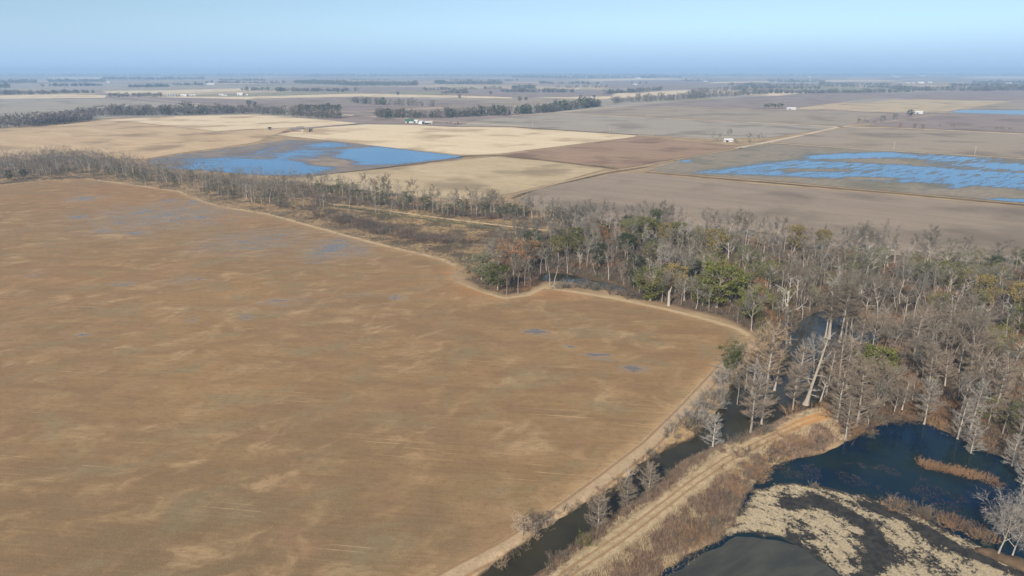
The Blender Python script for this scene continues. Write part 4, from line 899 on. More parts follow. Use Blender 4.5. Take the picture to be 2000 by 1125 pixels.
for x, y in along([(1400, 925), (1460, 895), (1540, 858), (1600, 840)], 18, 2.0):
    plant('shrub', x, y, rnd.uniform(.9, 1.8), 'low brown shrub on the pond-side slope near the levee end', 'shrubs on the upper pond-side slope', cm=(S_RUSS, S_PURP)[rnd.randrange(2)], fat=1.3)
for x, y in along([(1330, 1062), (1385, 1025), (1425, 985), (1452, 945), (1490, 905), (1560, 878), (1620, 865)], 90, 2.8):
    plant('shrub', x, y, rnd.uniform(1.0, 2.4), 'purple-brown shrub on the levee slope above the pond', 'shrubs on the levee slope above the pond', cm=(S_PURP, S_RUSS, T_BROWN)[rnd.randrange(3)], fat=1.3)
for x, y in along([(1500, 848), (1440, 868), (1400, 878)], 14, 1.2): plant('shrub', x, y, rnd.uniform(1.2, 2.6), 'brown shrub on the swamp side of the levee', 'shrubs on the swamp side of the levee', cm=T_BROWN)
for x, y in along([(1660, 850), (1710, 826), (1750, 815), (1800, 818), (1850, 838), (1900, 866), (1960, 888)], 40, 2.0): plant('shrub', x, y, rnd.uniform(1.0, 2.6), 'brown shrub along the wooded shore of the pond', 'shrubs along the wooded pond shore', cm=(S_RUSS, S_PURP, T_BROWN)[rnd.randrange(3)], fat=1.3)
at_px('shrub', 1545, 818, 3.6, 'round russet bush standing in the swamp water by the levee', z=WATER_Z, cm=S_RUSS)
for x, y in along([(1795, 908), (1830, 918), (1870, 925), (1915, 935), (1945, 948)], 34, 1.0, WATER_Z): plant('shrub', x, y, rnd.uniform(1.0, 2.0), 'russet bush on the long islet in the pond', 'bushes of the long islet in the pond', cm=S_RUSS, fat=1.2)
for x, y in along([(1550, 945), (1600, 952), (1650, 960), (1720, 975)], 22, 1.0, WATER_Z): plant('shrub', x, y, rnd.uniform(.8, 1.6), 'grey-brown bush along the reed edge of the pond', 'bushes along the pond reed edge', cm=(T_BROWN, T_GREY, S_RUSS)[rnd.randrange(3)])
for x, y in along([(1740, 985), (1800, 1005), (1850, 1020), (1900, 1040), (1930, 1060)], 46, 2.4, WATER_Z): plant('shrub', x, y, rnd.uniform(1.0, 2.6), 'dark brown bush in the flooded thicket left of the white corner trees', 'bushes of the flooded thicket', cm=(S_PURP, T_BROWN, S_RUSS)[rnd.randrange(3)], fat=1.2)
for x, y in along([(640, 425), (700, 438), (760, 455), (800, 462), (850, 470), (900, 478)], 150, 9.0): plant('shrub', x, y, rnd.uniform(1.8, 4.5), 'purple-brown thicket shrub between the brown field and the stream ditch', 'thicket shrubs by the stream ditch', cm=(S_PURP, S_PURP, T_BROWN, T_GREY)[rnd.randrange(4)], fat=1.5)
for x, y in along([(560, 412), (640, 432), (740, 462), (830, 490), (890, 505)], 40, 6.0): plant('shrub', x, y, rnd.uniform(.7, 1.6), 'low tan weed shrub in the dry grass along the field edge', 'low shrubs in the dry grass by the field', cm=(T_TAN, S_RUSS, T_BROWN)[rnd.randrange(3)], fat=1.6)
for x, y in along([(600, 384), (680, 394), (760, 402), (860, 414), (960, 426), (1060, 438)], 150, 7.0): plant('shrub', x, y, rnd.uniform(2.0, 4.5), 'dark shrub on the far bank of the stream ditch', 'shrubs on the far bank of the stream ditch', cm=(S_PURP, T_BROWN, T_GREY)[rnd.randrange(3)], fat=1.5)
for x, y in along([(520, 398), (600, 410), (680, 428), (740, 440)], 60, 8.0): plant('shrub', x, y, rnd.uniform(2.0, 4.0), 'dark scrub at the left end of the stream thicket', 'scrub at the left end of the stream thicket', cm=(S_PURP, T_BROWN, T_GREY)[rnd.randrange(3)], fat=1.5)
for x, y in along([(520, 392), (600, 398), (700, 408), (780, 418)], 26, 8.0): plant('bare', x, y, rnd.uniform(8, 14), 'bare tree by the stream ditch', 'bare trees by the stream ditch', fat=1.2)
for x, y in along([(900, 470), (960, 462), (1040, 455), (1120, 458)], 44, 6.0): plant('shrub', x, y, rnd.uniform(1.2, 3), 'brown shrub between the stream ditch and the wooded point', 'shrubs left of the wooded point', cm=(S_RUSS, T_BROWN, S_PURP)[rnd.randrange(3)], fat=1.3)
for x, y in along([(1085, 563), (1140, 560), (1200, 572), (1250, 585)], 40, 3.0): plant('shrub', x, y, rnd.uniform(1.8, 3.4), 'grey thicket shrub in the pool at the field edge', 'shrubs in the pool at the field edge', cm=(T_GREY, S_PURP)[rnd.randrange(2)], fat=1.3)

# ------------------------------------------------------------------ the repeats: the largest in view as things, the rest as one mass per place
LANDMARKS = [(940, 546, 'the left green tree of the wooded point'), (1012, 573, 'the lone pale trunk on the point'), (1030, 520, 'the rust oak behind the point'), (1080, 558, 'the two trunks in the pool'), (1200, 565, 'the pool at the field edge'),
    (1270, 587, 'the big dark green field-edge tree'), (1306, 597, 'the broken pale trunk'), (1343, 585, 'the dead white pair by the field'), (1400, 600, 'the largest yellow-green tree'), (1466, 622, 'the yellow-green tree at the field corner'),
    (1243, 482, 'the two green crowns above the pool'), (1300, 485, 'the golden crown above the broken trunk'), (1395, 500, 'the golden-green crown in the upper woods'), (1550, 492, 'the left golden crown at the back edge'), (1605, 492, 'the right golden crown at the back edge'),
    (1700, 490, 'the fallen trunks at the back'), (1825, 560, 'the dark green pair in the right woods'), (1920, 600, 'the golden crown near the picture edge'), (1950, 685, 'the small yellow-green crown at right'), (1990, 630, 'the gold-green crown cut by the edge'),
    (1940, 540, 'the dark green crown at the back'), (1985, 520, 'the olive crown at the back corner'), (1700, 752, 'the bright green bushy tree'), (1536, 655, 'the tallest dead white tree'), (1572, 790, 'the huge dead cypress'), (1640, 665, 'the six pale trunks in the swamp pool'),
    (1497, 788, 'the tallest tan-topped cypress'), (1466, 845, 'the wide cypress nearest the levee'), (1650, 836, 'the cone-shaped cypresses at the levee end'), (1896, 712, 'the largest spreading bare tree'), (1800, 745, 'the fan-limbed bare tree'), (1745, 812, 'the forked tree above the cove'),
    (1896, 885, 'the lone white pond cypress'), (1976, 910, 'the drooping white pond cypress'), (1805, 828, 'the white-footed shore tree'), (1950, 1080, 'the big white corner tree'), (1217, 944, 'the bleached tree leaning over the ditch'), (1030, 1043, 'the scrub trees on the left bank'),
    (1168, 1036, 'the lowest young bank cypress'), (1224, 988, 'the middle young bank cypress'), (1266, 962, 'the uppermost young bank cypress'), (1392, 872, 'the pale tree where ditch meets swamp'), (1140, 1072, 'the bright green bank bush'), (1545, 818, 'the russet swamp bush by the levee'),
    (1430, 715, 'the sage green trees on the bank'), (1870, 925, 'the middle of the long pond islet'), (875, 404, 'the dead trunk by the tan field'), (740, 389, 'the pale trunks of the stream strip'), (803, 394, 'the thin brown-crowned tree'), (940, 420, 'the rusty-topped trees by the tan field'),
    (1122, 420, 'the antler-shaped dead tree'), (620, 372, 'the tip of the blue flooded field'), (573, 388, 'the dark spreading strip tree'), (284, 362, 'the lone yellowish-green tree'), (545, 398, 'the pale green strip bush'), (34, 351, 'the dark green pair at the left edge'), (150, 325, 'the bend of the stream strip'), (420, 370, 'the narrowest bend of the field edge')]
LMX = [(G(a, b), n) for a, b, n in LANDMARKS]
ORD = 'nearest second-nearest third-nearest fourth-nearest fifth-nearest sixth-nearest seventh-nearest eighth-nearest ninth-nearest tenth-nearest eleventh-nearest twelfth-nearest thirteenth-nearest fourteenth-nearest fifteenth-nearest sixteenth-nearest seventeenth-nearest eighteenth-nearest nineteenth-nearest twentieth-nearest twenty-first-nearest twenty-second-nearest twenty-third-nearest twenty-fourth-nearest twenty-fifth-nearest twenty-sixth-nearest twenty-seventh-nearest twenty-eighth-nearest'.split()
ADJ = {'bare': 'grey bare tree', 'brown': 'brown bare tree', 'slim': 'slender bare tree', 'cypress': 'rosy cypress', 'leafy': 'leafy evergreen', 'thin': 'half-bare evergreen', 'oak': 'rust-leaved oak', 'snag': 'dead white tree', 'shrub': 'bare shrub'}
TINT = {'grey twigs': 'grey', 'brown twigs': 'brown', 'rosy twigs': 'rosy', 'tan needles': 'tan', 'pale twigs': 'whitish', 'purple brown stems': 'purple-brown', 'russet stems': 'russet', 'dark green leaves': 'dark green', 'sage leaves': 'sage green', 'olive leaves': 'olive'}
ISLET = LMX[45][0]
def seen(x, y, h):
    a = px_of(x, y, 0); b = px_of(x, y, h); return -25 < a[0] < 2025 and b[1] < 1140
live = [q for q in QUEUE if seen(q[1], q[2], q[3])]
live.sort(key=lambda q: -q[3] / math.hypot(q[1], q[2]))
have = {}
for o in COL.objects:
    if o.parent is None and 'label' in o: have[o.name.split('.')[0]] = have.get(o.name.split('.')[0], 0) + 1
REST = []; ONES = []
for q in live:
    nm = NAME[q[0]]
    if have.get(nm, 0) < 298: have[nm] = have.get(nm, 0) + 1; ONES.append(q)
    else: REST.append(q)
bucket = {}
for q in ONES:
    kind, x, y, h, lb, gr, kw = q; best = min(range(len(LMX)), key=lambda i: (LMX[i][0][0] - x) ** 2 + (LMX[i][0][1] - y) ** 2)
    dx, dy = x - LMX[best][0][0], y - LMX[best][0][1]
    side = ('right of' if dx > 0 else 'left of') if abs(dx) > abs(dy) else ('behind' if dy > 0 else 'before')
    ad = ADJ[kind]; cm = kw.get('cm') or PROTO[kind][0][3]; tn = TINT.get(cm.name)
    if kind in ('bare', 'brown') and tn: ad = tn + ' bare tree'
    if kind == 'shrub' and tn: ad = tn + ' shrub'
    if kind in ('leafy', 'thin') and tn: ad = tn + (' leafy tree' if kind == 'leafy' else ' half-bare tree')
    bucket.setdefault((ad, side, best), []).append((math.hypot(dx, dy), q))
for (ad, side, best), L in bucket.items():
    L.sort(key=lambda e: e[0])
    for k, (d_, (kind, x, y, h, lb, gr, kw)) in enumerate(L):
        nm = LMX[best][1]
        plant_now(kind, x, y, h, (f'{ad}, {ORD[k]} one {side} {nm}' if len(L) > 1 else f'{ad} {side} {nm}') if k < len(ORD) else f'{ad} {side} {nm}, among the farther ones', gr, **kw)
# the rest: simpler trees joined into one mass for each place
def arr(mb):
    V = np.array([tuple(v) for v in mb.V]); T = []
    for f in mb.F: T += [(f[0], f[i], f[i + 1]) for i in range(1, len(f) - 1)]
    return V, np.array(T)
LOD = {}
for k in range(4):
    for kind, a in (('bare', bare_proto(16, rnd.uniform(.26, .36), rnd.uniform(.3, .45), 6, 1, rnd.uniform(.5, .75), .55)), ('slim', bare_proto(17, .18, .5, 5, 1, .8, .55)), ('shrub', (MB(), shrub_proto(3, .85, 9, 4, 0, .09)))):
        parts = []
        for mb in a:
            parts.append(arr(mb) if mb.V else (np.zeros((0, 3)), np.zeros((0, 3), int)))
        LOD.setdefault(kind, []).append(parts)
MATC = {'pale bark': (.33, .29, .245), 'grey twigs': (.135, .119, .10), 'brown twigs': (.14, .11, .085), 'rosy twigs': (.30, .21, .165), 'tan needles': (.32, .225, .14), 'pale twigs': (.35, .31, .27), 'purple brown stems': (.115, .082, .067), 'russet stems': (.27, .165, .095)}
def tint_mesh(name, V, T, C, label, cat):
    V = np.concatenate(V); T = np.concatenate(T); C = np.concatenate(C)
    me = bpy.data.meshes.new(name); me.vertices.add(len(V)); me.vertices.foreach_set('co', V.astype(np.float32).ravel())
    me.loops.add(T.size); me.loops.foreach_set('vertex_index', T.astype(np.int32).ravel()); m = len(T)
    me.polygons.add(m); me.polygons.foreach_set('loop_start', np.arange(0, T.size, 3, dtype=np.int32)); me.polygons.foreach_set('loop_total', np.full(m, 3, np.int32))
    a = me.color_attributes.new('tint', 'FLOAT_COLOR', 'POINT'); a.data.foreach_set('color', np.concatenate([C, np.ones((len(C), 1))], 1).astype(np.float32).ravel())
    me.update(); mt, nt, bs = new_mat(name); lk(nt, attr(nt, 'tint')[1], bs.inputs['Base Color']); me.materials.append(mt)
    o = bpy.data.objects.new(name, me); COL.objects.link(o); return stuff(o, label, cat)
mass = {}
for kind, x, y, h, lb, gr, kw in REST:
    px, py = px_of(x, y); sh = kind == 'shrub'
    key = 'brush' if sh else ('strip' if px < 960 or gr.startswith(('bare trees between', 'grey bare trees of the stream', 'brown bare trees of the stream')) else 'back')
    V, T, C, off = mass.setdefault(key, ([], [], [], [0])); lk_ = 'shrub' if sh else ('slim' if kind == 'slim' else 'bare')
    a = rnd.uniform(0, 6.28); s = h / HGT[kind]; f = s * kw.get('fat', 1.0); z = float(height(np.array([x]), np.array([y]))[0]); ca_, sa_ = math.cos(a), math.sin(a)
    cm = kw.get('cm') or PROTO[kind][0][3]; tc = np.array(MATC.get(cm.name, (.2, .17, .14))) * rnd.uniform(.75, 1.2)
    for (pv_, pt_), c in zip(LOD[lk_][rnd.randrange(4)], (np.array(MATC['pale bark']) * rnd.uniform(.6, 1.2), tc)):
        if not len(pv_): continue
        V.append(np.column_stack([x + f * (pv_[:, 0] * ca_ - pv_[:, 1] * sa_), y + f * (pv_[:, 0] * sa_ + pv_[:, 1] * ca_), z + s * pv_[:, 2]])); T.append(pt_ + off[0]); C.append(np.tile(c, (len(pv_), 1))); off[0] += len(pv_)
for key, nm, lb, cat in (('back', 'woodland', 'mass of bare grey trees filling the back of the right woods', 'woods'), ('strip', 'woodland', 'mass of bare grey and brown trees along the stream above the brown field', 'woods'), ('brush', 'brushwood', 'mass of low bare brush along the stream and the wood edges', 'brush')):
    if key in mass: tint_mesh(nm, *mass[key][:3], lb, cat)

# ------------------------------------------------------------------ undergrowth, grass and reeds: what nobody could count
def scatter_mesh(name, pts, hs, cols, blades, width, label, cat, lean=.5, spread=.25):
    """blades of grass or brush stems, numpy-built, coloured per tuft"""
    n = len(pts); k = blades
    base = np.repeat(pts, k, 0) + np.concatenate([rng.normal(0, spread, (n * k, 2)), np.zeros((n * k, 1))], 1)
    h = np.repeat(hs, k) * rng.uniform(.55, 1.15, n * k); a = rng.uniform(0, 2 * np.pi, n * k); l = rng.uniform(0, lean, n * k)
    tip = base + np.stack([np.cos(a) * l * h, np.sin(a) * l * h, h], 1)
    b = rng.uniform(0, 2 * np.pi, n * k); wv = np.stack([np.cos(b), np.sin(b), np.zeros(n * k)], 1) * (width * rng.uniform(.6, 1.4, n * k))[:, None] * .5
    V = np.stack([base - wv, base + wv, tip], 1).reshape(-1, 3); F = np.arange(len(V), dtype=np.int32)
    me = bpy.data.meshes.new(name); me.vertices.add(len(V)); me.vertices.foreach_set('co', V.astype(np.float32).ravel())
    me.loops.add(len(F)); me.loops.foreach_set('vertex_index', F); m = len(F) // 3
    me.polygons.add(m); me.polygons.foreach_set('loop_start', np.arange(0, len(F), 3, dtype=np.int32)); me.polygons.foreach_set('loop_total', np.full(m, 3, np.int32))
    ca_ = me.color_attributes.new('tint', 'FLOAT_COLOR', 'POINT')
    cc = np.repeat(cols, k * 3, 0) * np.repeat(rng.uniform(.8, 1.2, n * k), 3)[:, None]
    ca_.data.foreach_set('color', np.concatenate([cc, np.ones((len(cc), 1))], 1).astype(np.float32).ravel())
    me.update(); me.validate()
    mt, nt, bs = new_mat(name); lk(nt, attr(nt, 'tint')[1], bs.inputs['Base Color']); me.materials.append(mt)
    o = bpy.data.objects.new(name, me); COL.objects.link(o); return stuff(o, label, cat)
def sample(poly, n):
    P = np.array(poly); a = P.min(0); b = P.max(0); q = rng.random((n, 2)) * (b - a) + a; return q[sd_poly(q[:, 0], q[:, 1], poly) < 0]
def pick(c, n): c = np.array(c); return c[rng.integers(0, len(c), n)]
# undergrowth of the woods
q = sample(FOREST, 46000); q = q[(q[:, 0] < q[:, 1] * .95 + 20)]; wd = water_d(q[:, 0], q[:, 1]); q = q[wd > .5]
z = height(q[:, 0], q[:, 1]); nz = vnoise(q[:, 0], q[:, 1], 14.)
cols = np.where((nz > .66)[:, None], pick([(.20, .115, .06), (.16, .095, .055)], len(q)), pick([(.10, .08, .065), (.14, .115, .095), (.075, .06, .048), (.17, .135, .10), (.075, .075, .042)], len(q)))  # stem colours kept low: woodland shade is partly painted into them
scatter_mesh('undergrowth', np.column_stack([q, z]), rng.uniform(.8, 2.4, len(q)), cols, 7, .14, 'brown and grey undergrowth covering the floor of the right woods', 'undergrowth', .7, .7)
q = sample(STRIP_L, 15000); nz = vnoise(q[:, 0], q[:, 1], 16.); q = q[nz > .38]
scatter_mesh('undergrowth', np.column_stack([q, np.zeros(len(q))]), rng.uniform(1.0, 3.2, len(q)), pick([(.085, .07, .055), (.12, .10, .08), (.07, .068, .042), (.15, .12, .09)], len(q)), 8, .16, 'dark undergrowth beneath the bare trees of the left stream strip', 'undergrowth', .7, .9)
# brush and dry grass of the stream strip
q = sample(STRIP, 60000); nz = vnoise(q[:, 0], q[:, 1], 22.); q = q[rng.random(len(q)) < .7]; nz = vnoise(q[:, 0], q[:, 1], 18.) + .25 * (vnoise(q[:, 0], q[:, 1], 6) - .5)
dk = nz > .40
cols = np.where(dk[:, None], pick([(.12, .095, .07), (.16, .125, .095), (.10, .085, .055)], len(q)), pick([(.38, .27, .15), (.44, .33, .19), (.30, .20, .11)], len(q)))
scatter_mesh('dry_grass', np.column_stack([q, np.zeros(len(q))]), np.where(dk, rng.uniform(.8, 2.4, len(q)), rng.uniform(.4, .9, len(q))), cols, 5, .22, 'dry tan grass and dark brush filling the stream strip above the brown field', 'dry grass', .7, .8)
# levee and ditch-bank grass
LV = GP([(1640, 795), (1660, 850), (1560, 900), (1500, 925), (1460, 985), (1430, 1040), (1290, 1140), (1180, 1230), (980, 1240), (1100, 1080), (1200, 1000), (1320, 905), (1380, 880), (1480, 848), (1560, 810)])
q = sample(LV, 90000); ld = np.abs(sd_line(q[:, 0], q[:, 1], CREST)); wd = water_d(q[:, 0], q[:, 1])
k = (wd > -.3) & ((ld > 1.9) | (ld < .55) | (rng.random(len(q)) < .08)); q, ld, wd = q[k], ld[k], wd[k]
nz = vnoise(q[:, 0], q[:, 1], 5.) + .5 * vnoise(q[:, 0], q[:, 1], 1.8) - .25 + np.clip((ld - 3.2) / 9, -.25, .35)
cols = np.where((nz > .56)[:, None], pick([(.13, .085, .065), (.18, .12, .09), (.23, .155, .115), (.30, .23, .15)], len(q)), pick([(.40, .32, .20), (.45, .37, .24), (.32, .25, .15), (.36, .27, .17)], len(q)))
scatter_mesh('levee_grass', np.column_stack([q, height(q[:, 0], q[:, 1])]), np.where(ld > 3, rng.uniform(.35, 1.0, len(q)), rng.uniform(.12, .3, len(q))) * np.where(nz > .56, 1.45, 1.0), cols, 6, .06, 'straw and purple-brown grass on the levee slopes', 'grass', .7, .25)
BK = GP([(1450, 690), (1440, 720), (1400, 800), (1355, 862), (1260, 905), (1225, 942), (1140, 992), (1052, 1046), (935, 1128), (800, 1215), (760, 1200), (990, 1080), (1090, 1018), (1190, 945), (1280, 872), (1350, 800), (1405, 738)])
q = sample(BK, 26000); wd = water_d(q[:, 0], q[:, 1]); ed = np.abs(sd_line(q[:, 0], q[:, 1], EDGE)); k = (wd > -.2) & (ed > 3.0); q, wd = q[k], wd[k]
cols = np.where((wd < 1.6)[:, None], pick([(.20, .14, .09), (.28, .20, .13), (.34, .26, .17)], len(q)), pick([(.46, .34, .19), (.40, .29, .16), (.36, .23, .12)], len(q)))
scatter_mesh('bank_grass', np.column_stack([q, height(q[:, 0], q[:, 1])]), rng.uniform(.3, .9, len(q)), cols, 5, .09, 'tan grass on the left ditch bank below the field track', 'grass', .7, .25)
# reed mats on the pond
q = sample(MARSH, 120000)
keep = marsh_keep(q[:, 0], q[:, 1]) + .9 * (vnoise(q[:, 0] + 9, q[:, 1], .5) - .5)
q = q[keep > .52]; q = q[rng.random(len(q)) < .55]
scatter_mesh('marsh_reeds', np.column_stack([q, np.full(len(q), WATER_Z - .05)]), rng.uniform(.08, .32, len(q)), pick([(.46, .37, .24), (.54, .44, .29), (.40, .32, .20), (.30, .24, .15)], len(q)), 6, .07, 'straw-coloured reed mats broken by dark channels on the pond', 'reeds', .9, .16)
PW = GP([(1500, 915), (1600, 905), (1700, 900), (1790, 930), (1900, 960), (1960, 985), (1960, 1020), (1850, 1010), (1750, 980), (1600, 945), (1520, 935), (1470, 950)], WATER_Z)
q = sample(PW, 9000); nz = vnoise(q[:, 0], q[:, 1], 3.5); q = q[nz > .5]
scatter_mesh('pond_weed', np.column_stack([q, np.full(len(q), WATER_Z - .1)]), rng.uniform(.15, .45, len(q)), pick([(.11, .065, .05), (.15, .09, .07)], len(q)), 4, .05, 'dark reddish weed stems standing in the blue pond water', 'water weed', 1.2, .2)
q = sample(GP([(1270, 1140), (1345, 1088), (1405, 1060), (1436, 1018), (1450, 985), (1480, 955), (1470, 1000), (1440, 1035), (1400, 1068), (1350, 1098), (1300, 1130)], WATER_Z), 5000)
scatter_mesh('shore_sedge', np.column_stack([q, np.full(len(q), WATER_Z - .05)]), rng.uniform(.2, .6, len(q)), pick([(.06, .05, .04), (.10, .08, .06), (.30, .23, .14)], len(q)), 4, .07, 'dark sedge fringe where the levee meets the pond', 'sedge', .8, .2)

# ------------------------------------------------------------------ far tree belts: distant woods that read as one mass each
def belt(pts, n, depth, h, cols, label, conif=0.0, r=.32, tris=40, name='tree_belt'):
    P = [Vector(G(*p)) for p in pts]; seg = [(b - a).length for a, b in zip(P[:-1], P[1:])]; tot = sum(seg); V = []; T = []; C = []; off = 0
    for k in range(int(n * (1.8 if tris > 30 else 3.0))):
        t = rnd.random() * tot; i = 0
        while i < len(seg) - 1 and t > seg[i]: t -= seg[i]; i += 1
        p = P[i].lerp(P[i + 1], t / seg[i]); dv = Vector((p.x, p.y)).normalized(); p = p + dv * rnd.random() * depth
        cl = vnoise(np.array([p.x]), np.array([p.y]), 60.)[0]; hh = h * 1.25 * rnd.uniform(.55, 1.15) * (.7 + .65 * cl); cf = rnd.random() < conif
        mb = MB(); far_tree(mb, (0, 0), hh, hh * r * rnd.uniform(1.0, 1.5), tris, cf); v, tt = arr(mb)
        c = np.array(rnd.choice(cols if not cf else [(.045, .060, .030), (.065, .08, .035)])) * rnd.uniform(.8, 1.2)
        V.append(v + np.array([p.x, p.y, 0])); T.append(tt + off); C.append(np.tile(c, (len(v), 1))); off += len(v)
    return tint_mesh(name, V, T, C, label, 'woods')
GR = [(.11, .095, .082), (.14, .12, .10), (.09, .078, .068), (.16, .13, .11)]
DK = [(.085, .08, .06), (.11, .095, .075), (.07, .075, .05)]
belt([(-120, 256), (0, 251), (60, 248), (120, 243), (180, 236)], 190, 150, 13, GR, 'grey bare wood at the left picture edge behind the tan field')
belt([(150, 229), (240, 227), (330, 226), (420, 224), (500, 222.5)], 200, 110, 16, GR + DK, 'long grey tree belt behind the cream field, left half')
belt([(500, 222.5), (560, 227), (620, 232), (668, 234)], 100, 120, 13, GR + DK, 'grey tree belt behind the cream field below the pine grove')
belt([(735, 231), (800, 232), (860, 231), (930, 228)], 90, 60, 13, GR + DK, 'grey tree belt behind the green-roofed farm', .1)
belt([(930, 228), (1000, 225), (1060, 221), (1130, 213), (1172, 208)], 130, 60, 15, DK + GR, 'dark tree belt right of the green-roofed farm', .35)
belt([(1196, 203), (1250, 199.5), (1330, 195), (1400, 190), (1500, 184)], 150, 130, 16, GR + DK, 'diagonal grey wood beyond the pale dirt roads')
belt([(1340, 186), (1400, 180), (1455, 175)], 60, 150, 15, GR + DK, 'upper branch of the diagonal grey wood')
belt([(683, 201), (720, 204), (780, 207), (848, 209)], 34, 40, 14, DK, 'broken row of dark trees beyond the pine grove', .15)
belt([(575, 163), (640, 165), (700, 168), (815, 168)], 190, 500, 18, DK, 'wide dark blue wood on the far plain, left of centre', .1, .5, 18)
belt([(850, 164), (900, 165), (980, 165)], 70, 350, 17, DK, 'dark blue wood on the far plain at centre', 0, .5, 18)
belt([(-60, 163), (0, 163), (70, 162)], 70, 400, 17, DK, 'dark blue wood at the far left horizon', 0, .5, 18)
belt([(-60, 173), (18, 172)], 26, 150, 17, DK, 'dark clump at the left picture edge on the far plain', .3, .5, 18)
belt([(-60, 186), (60, 185), (130, 183), (190, 182)], 60, 100, 12, GR, 'low thin wood behind the left cream strip', 0, .4, 26)
belt([(95, 160), (205, 160)], 50, 250, 17, DK, 'dark wood strip on the far left plain', 0, .5, 18)
belt([(200, 155), (300, 156), (400, 155)], 70, 600, 20, DK, 'faint blue wood far out on the left plain', 0, .6, 16)
belt([(1000, 152), (1100, 153), (1250, 153), (1330, 152)], 140, 900, 22, DK, 'faint blue wood along the centre horizon', 0, .6, 14)
belt([(1480, 182), (1560, 183), (1660, 182), (1785, 180)], 70, 40, 12, GR + DK, 'thin straight tree row on the right plain', 0, .4, 26)
belt([(1420, 167), (1560, 168.5), (1700, 171), (1760, 173)], 90, 120, 13, GR + DK, 'far thin hedgerow on the right plain', 0, .45, 20)
belt([(1740, 175), (1800, 178), (1900, 178), (2080, 176)], 150, 220, 16, DK + GR, 'dense dark wood at the far right', .1, .45, 22)
belt([(1900, 163), (2080, 163)], 50, 300, 16, DK, 'faint dark wood at the far right horizon', 0, .5, 16)
belt([(1960, 170), (2080, 170)], 30, 200, 16, DK, 'dark clump at the far right edge behind a white shed', .2, .5, 18)
belt([(860, 183), (915, 182)], 18, 40, 13, GR, 'sparse tree row on the centre plain', 0, .4, 26); belt([(820, 177), (980, 174)], 24, 40, 13, GR, 'thin tree row beyond the centre plain', 0, .4, 22)
belt([(1000, 174), (1045, 174)], 16, 120, 14, DK, 'small dark wood on the centre plain', 0, .4, 22); belt([(430, 158), (520, 158)], 26, 200, 16, DK, 'small faint wood on the left plain', 0, .5, 16)
belt([(1085, 172), (1185, 171)], 14, 60, 12, GR, 'faint tree row left of the far white sheds', 0, .4, 20); belt([(1500, 160), (1610, 160.5)], 30, 150, 15, DK, 'faint wood below the far water tower', 0, .5, 16)
belt([(340, 167), (400, 167)], 16, 80, 14, DK, 'small dark wood beside far white sheds on the left', .4, .45, 20); belt([(1330, 159), (1400, 159)], 16, 120, 15, DK, 'small faint wood right of centre horizon', .2, .45, 18)
belt([(470, 177), (525, 177)], 14, 80, 13, DK, 'small dark clump on the left centre plain', .2, .4, 22)
for k, (a, b) in enumerate((((-100, 149), (700, 148)), ((600, 150), (1300, 148.5)), ((1200, 149), (2100, 148)))): belt([a, b], 260, 2500, 24, DK, ('faint blue wood line on the left horizon', 'faint blue wood line on the centre horizon', 'faint blue wood line on the right horizon')[k], 0, .9, 8)

for k, (a, b, lb) in enumerate((((250, 171), (330, 170), 'left of the twin white sheds'), ((540, 179), (700, 178), 'above the pine grove'), ((980, 180), (1120, 181), 'left of the white houses'), ((1180, 184), (1290, 177), 'below the cream strip right of centre'), ((1440, 173), (1600, 174), 'left of the olive strip'), ((80, 169), (200, 168), 'below the far left wood'),
        ((620, 158), (760, 157.5), 'beyond the wide dark blue wood'), ((880, 158), (1010, 158), 'beyond the centre wood'), ((1600, 165), (1740, 166), 'left of the far right farm'), ((1850, 168), (1960, 168.5), 'left of the shed at the right edge'), ((400, 162), (560, 163), 'right of the twin white sheds'), ((1050, 163), (1170, 164), 'left of the white shed between trees'))):
    belt([a, b], 26, 30, 13, DK, 'thin dark hedgerow on the far plain ' + lb, 0, .5, 20, 'hedgerow')

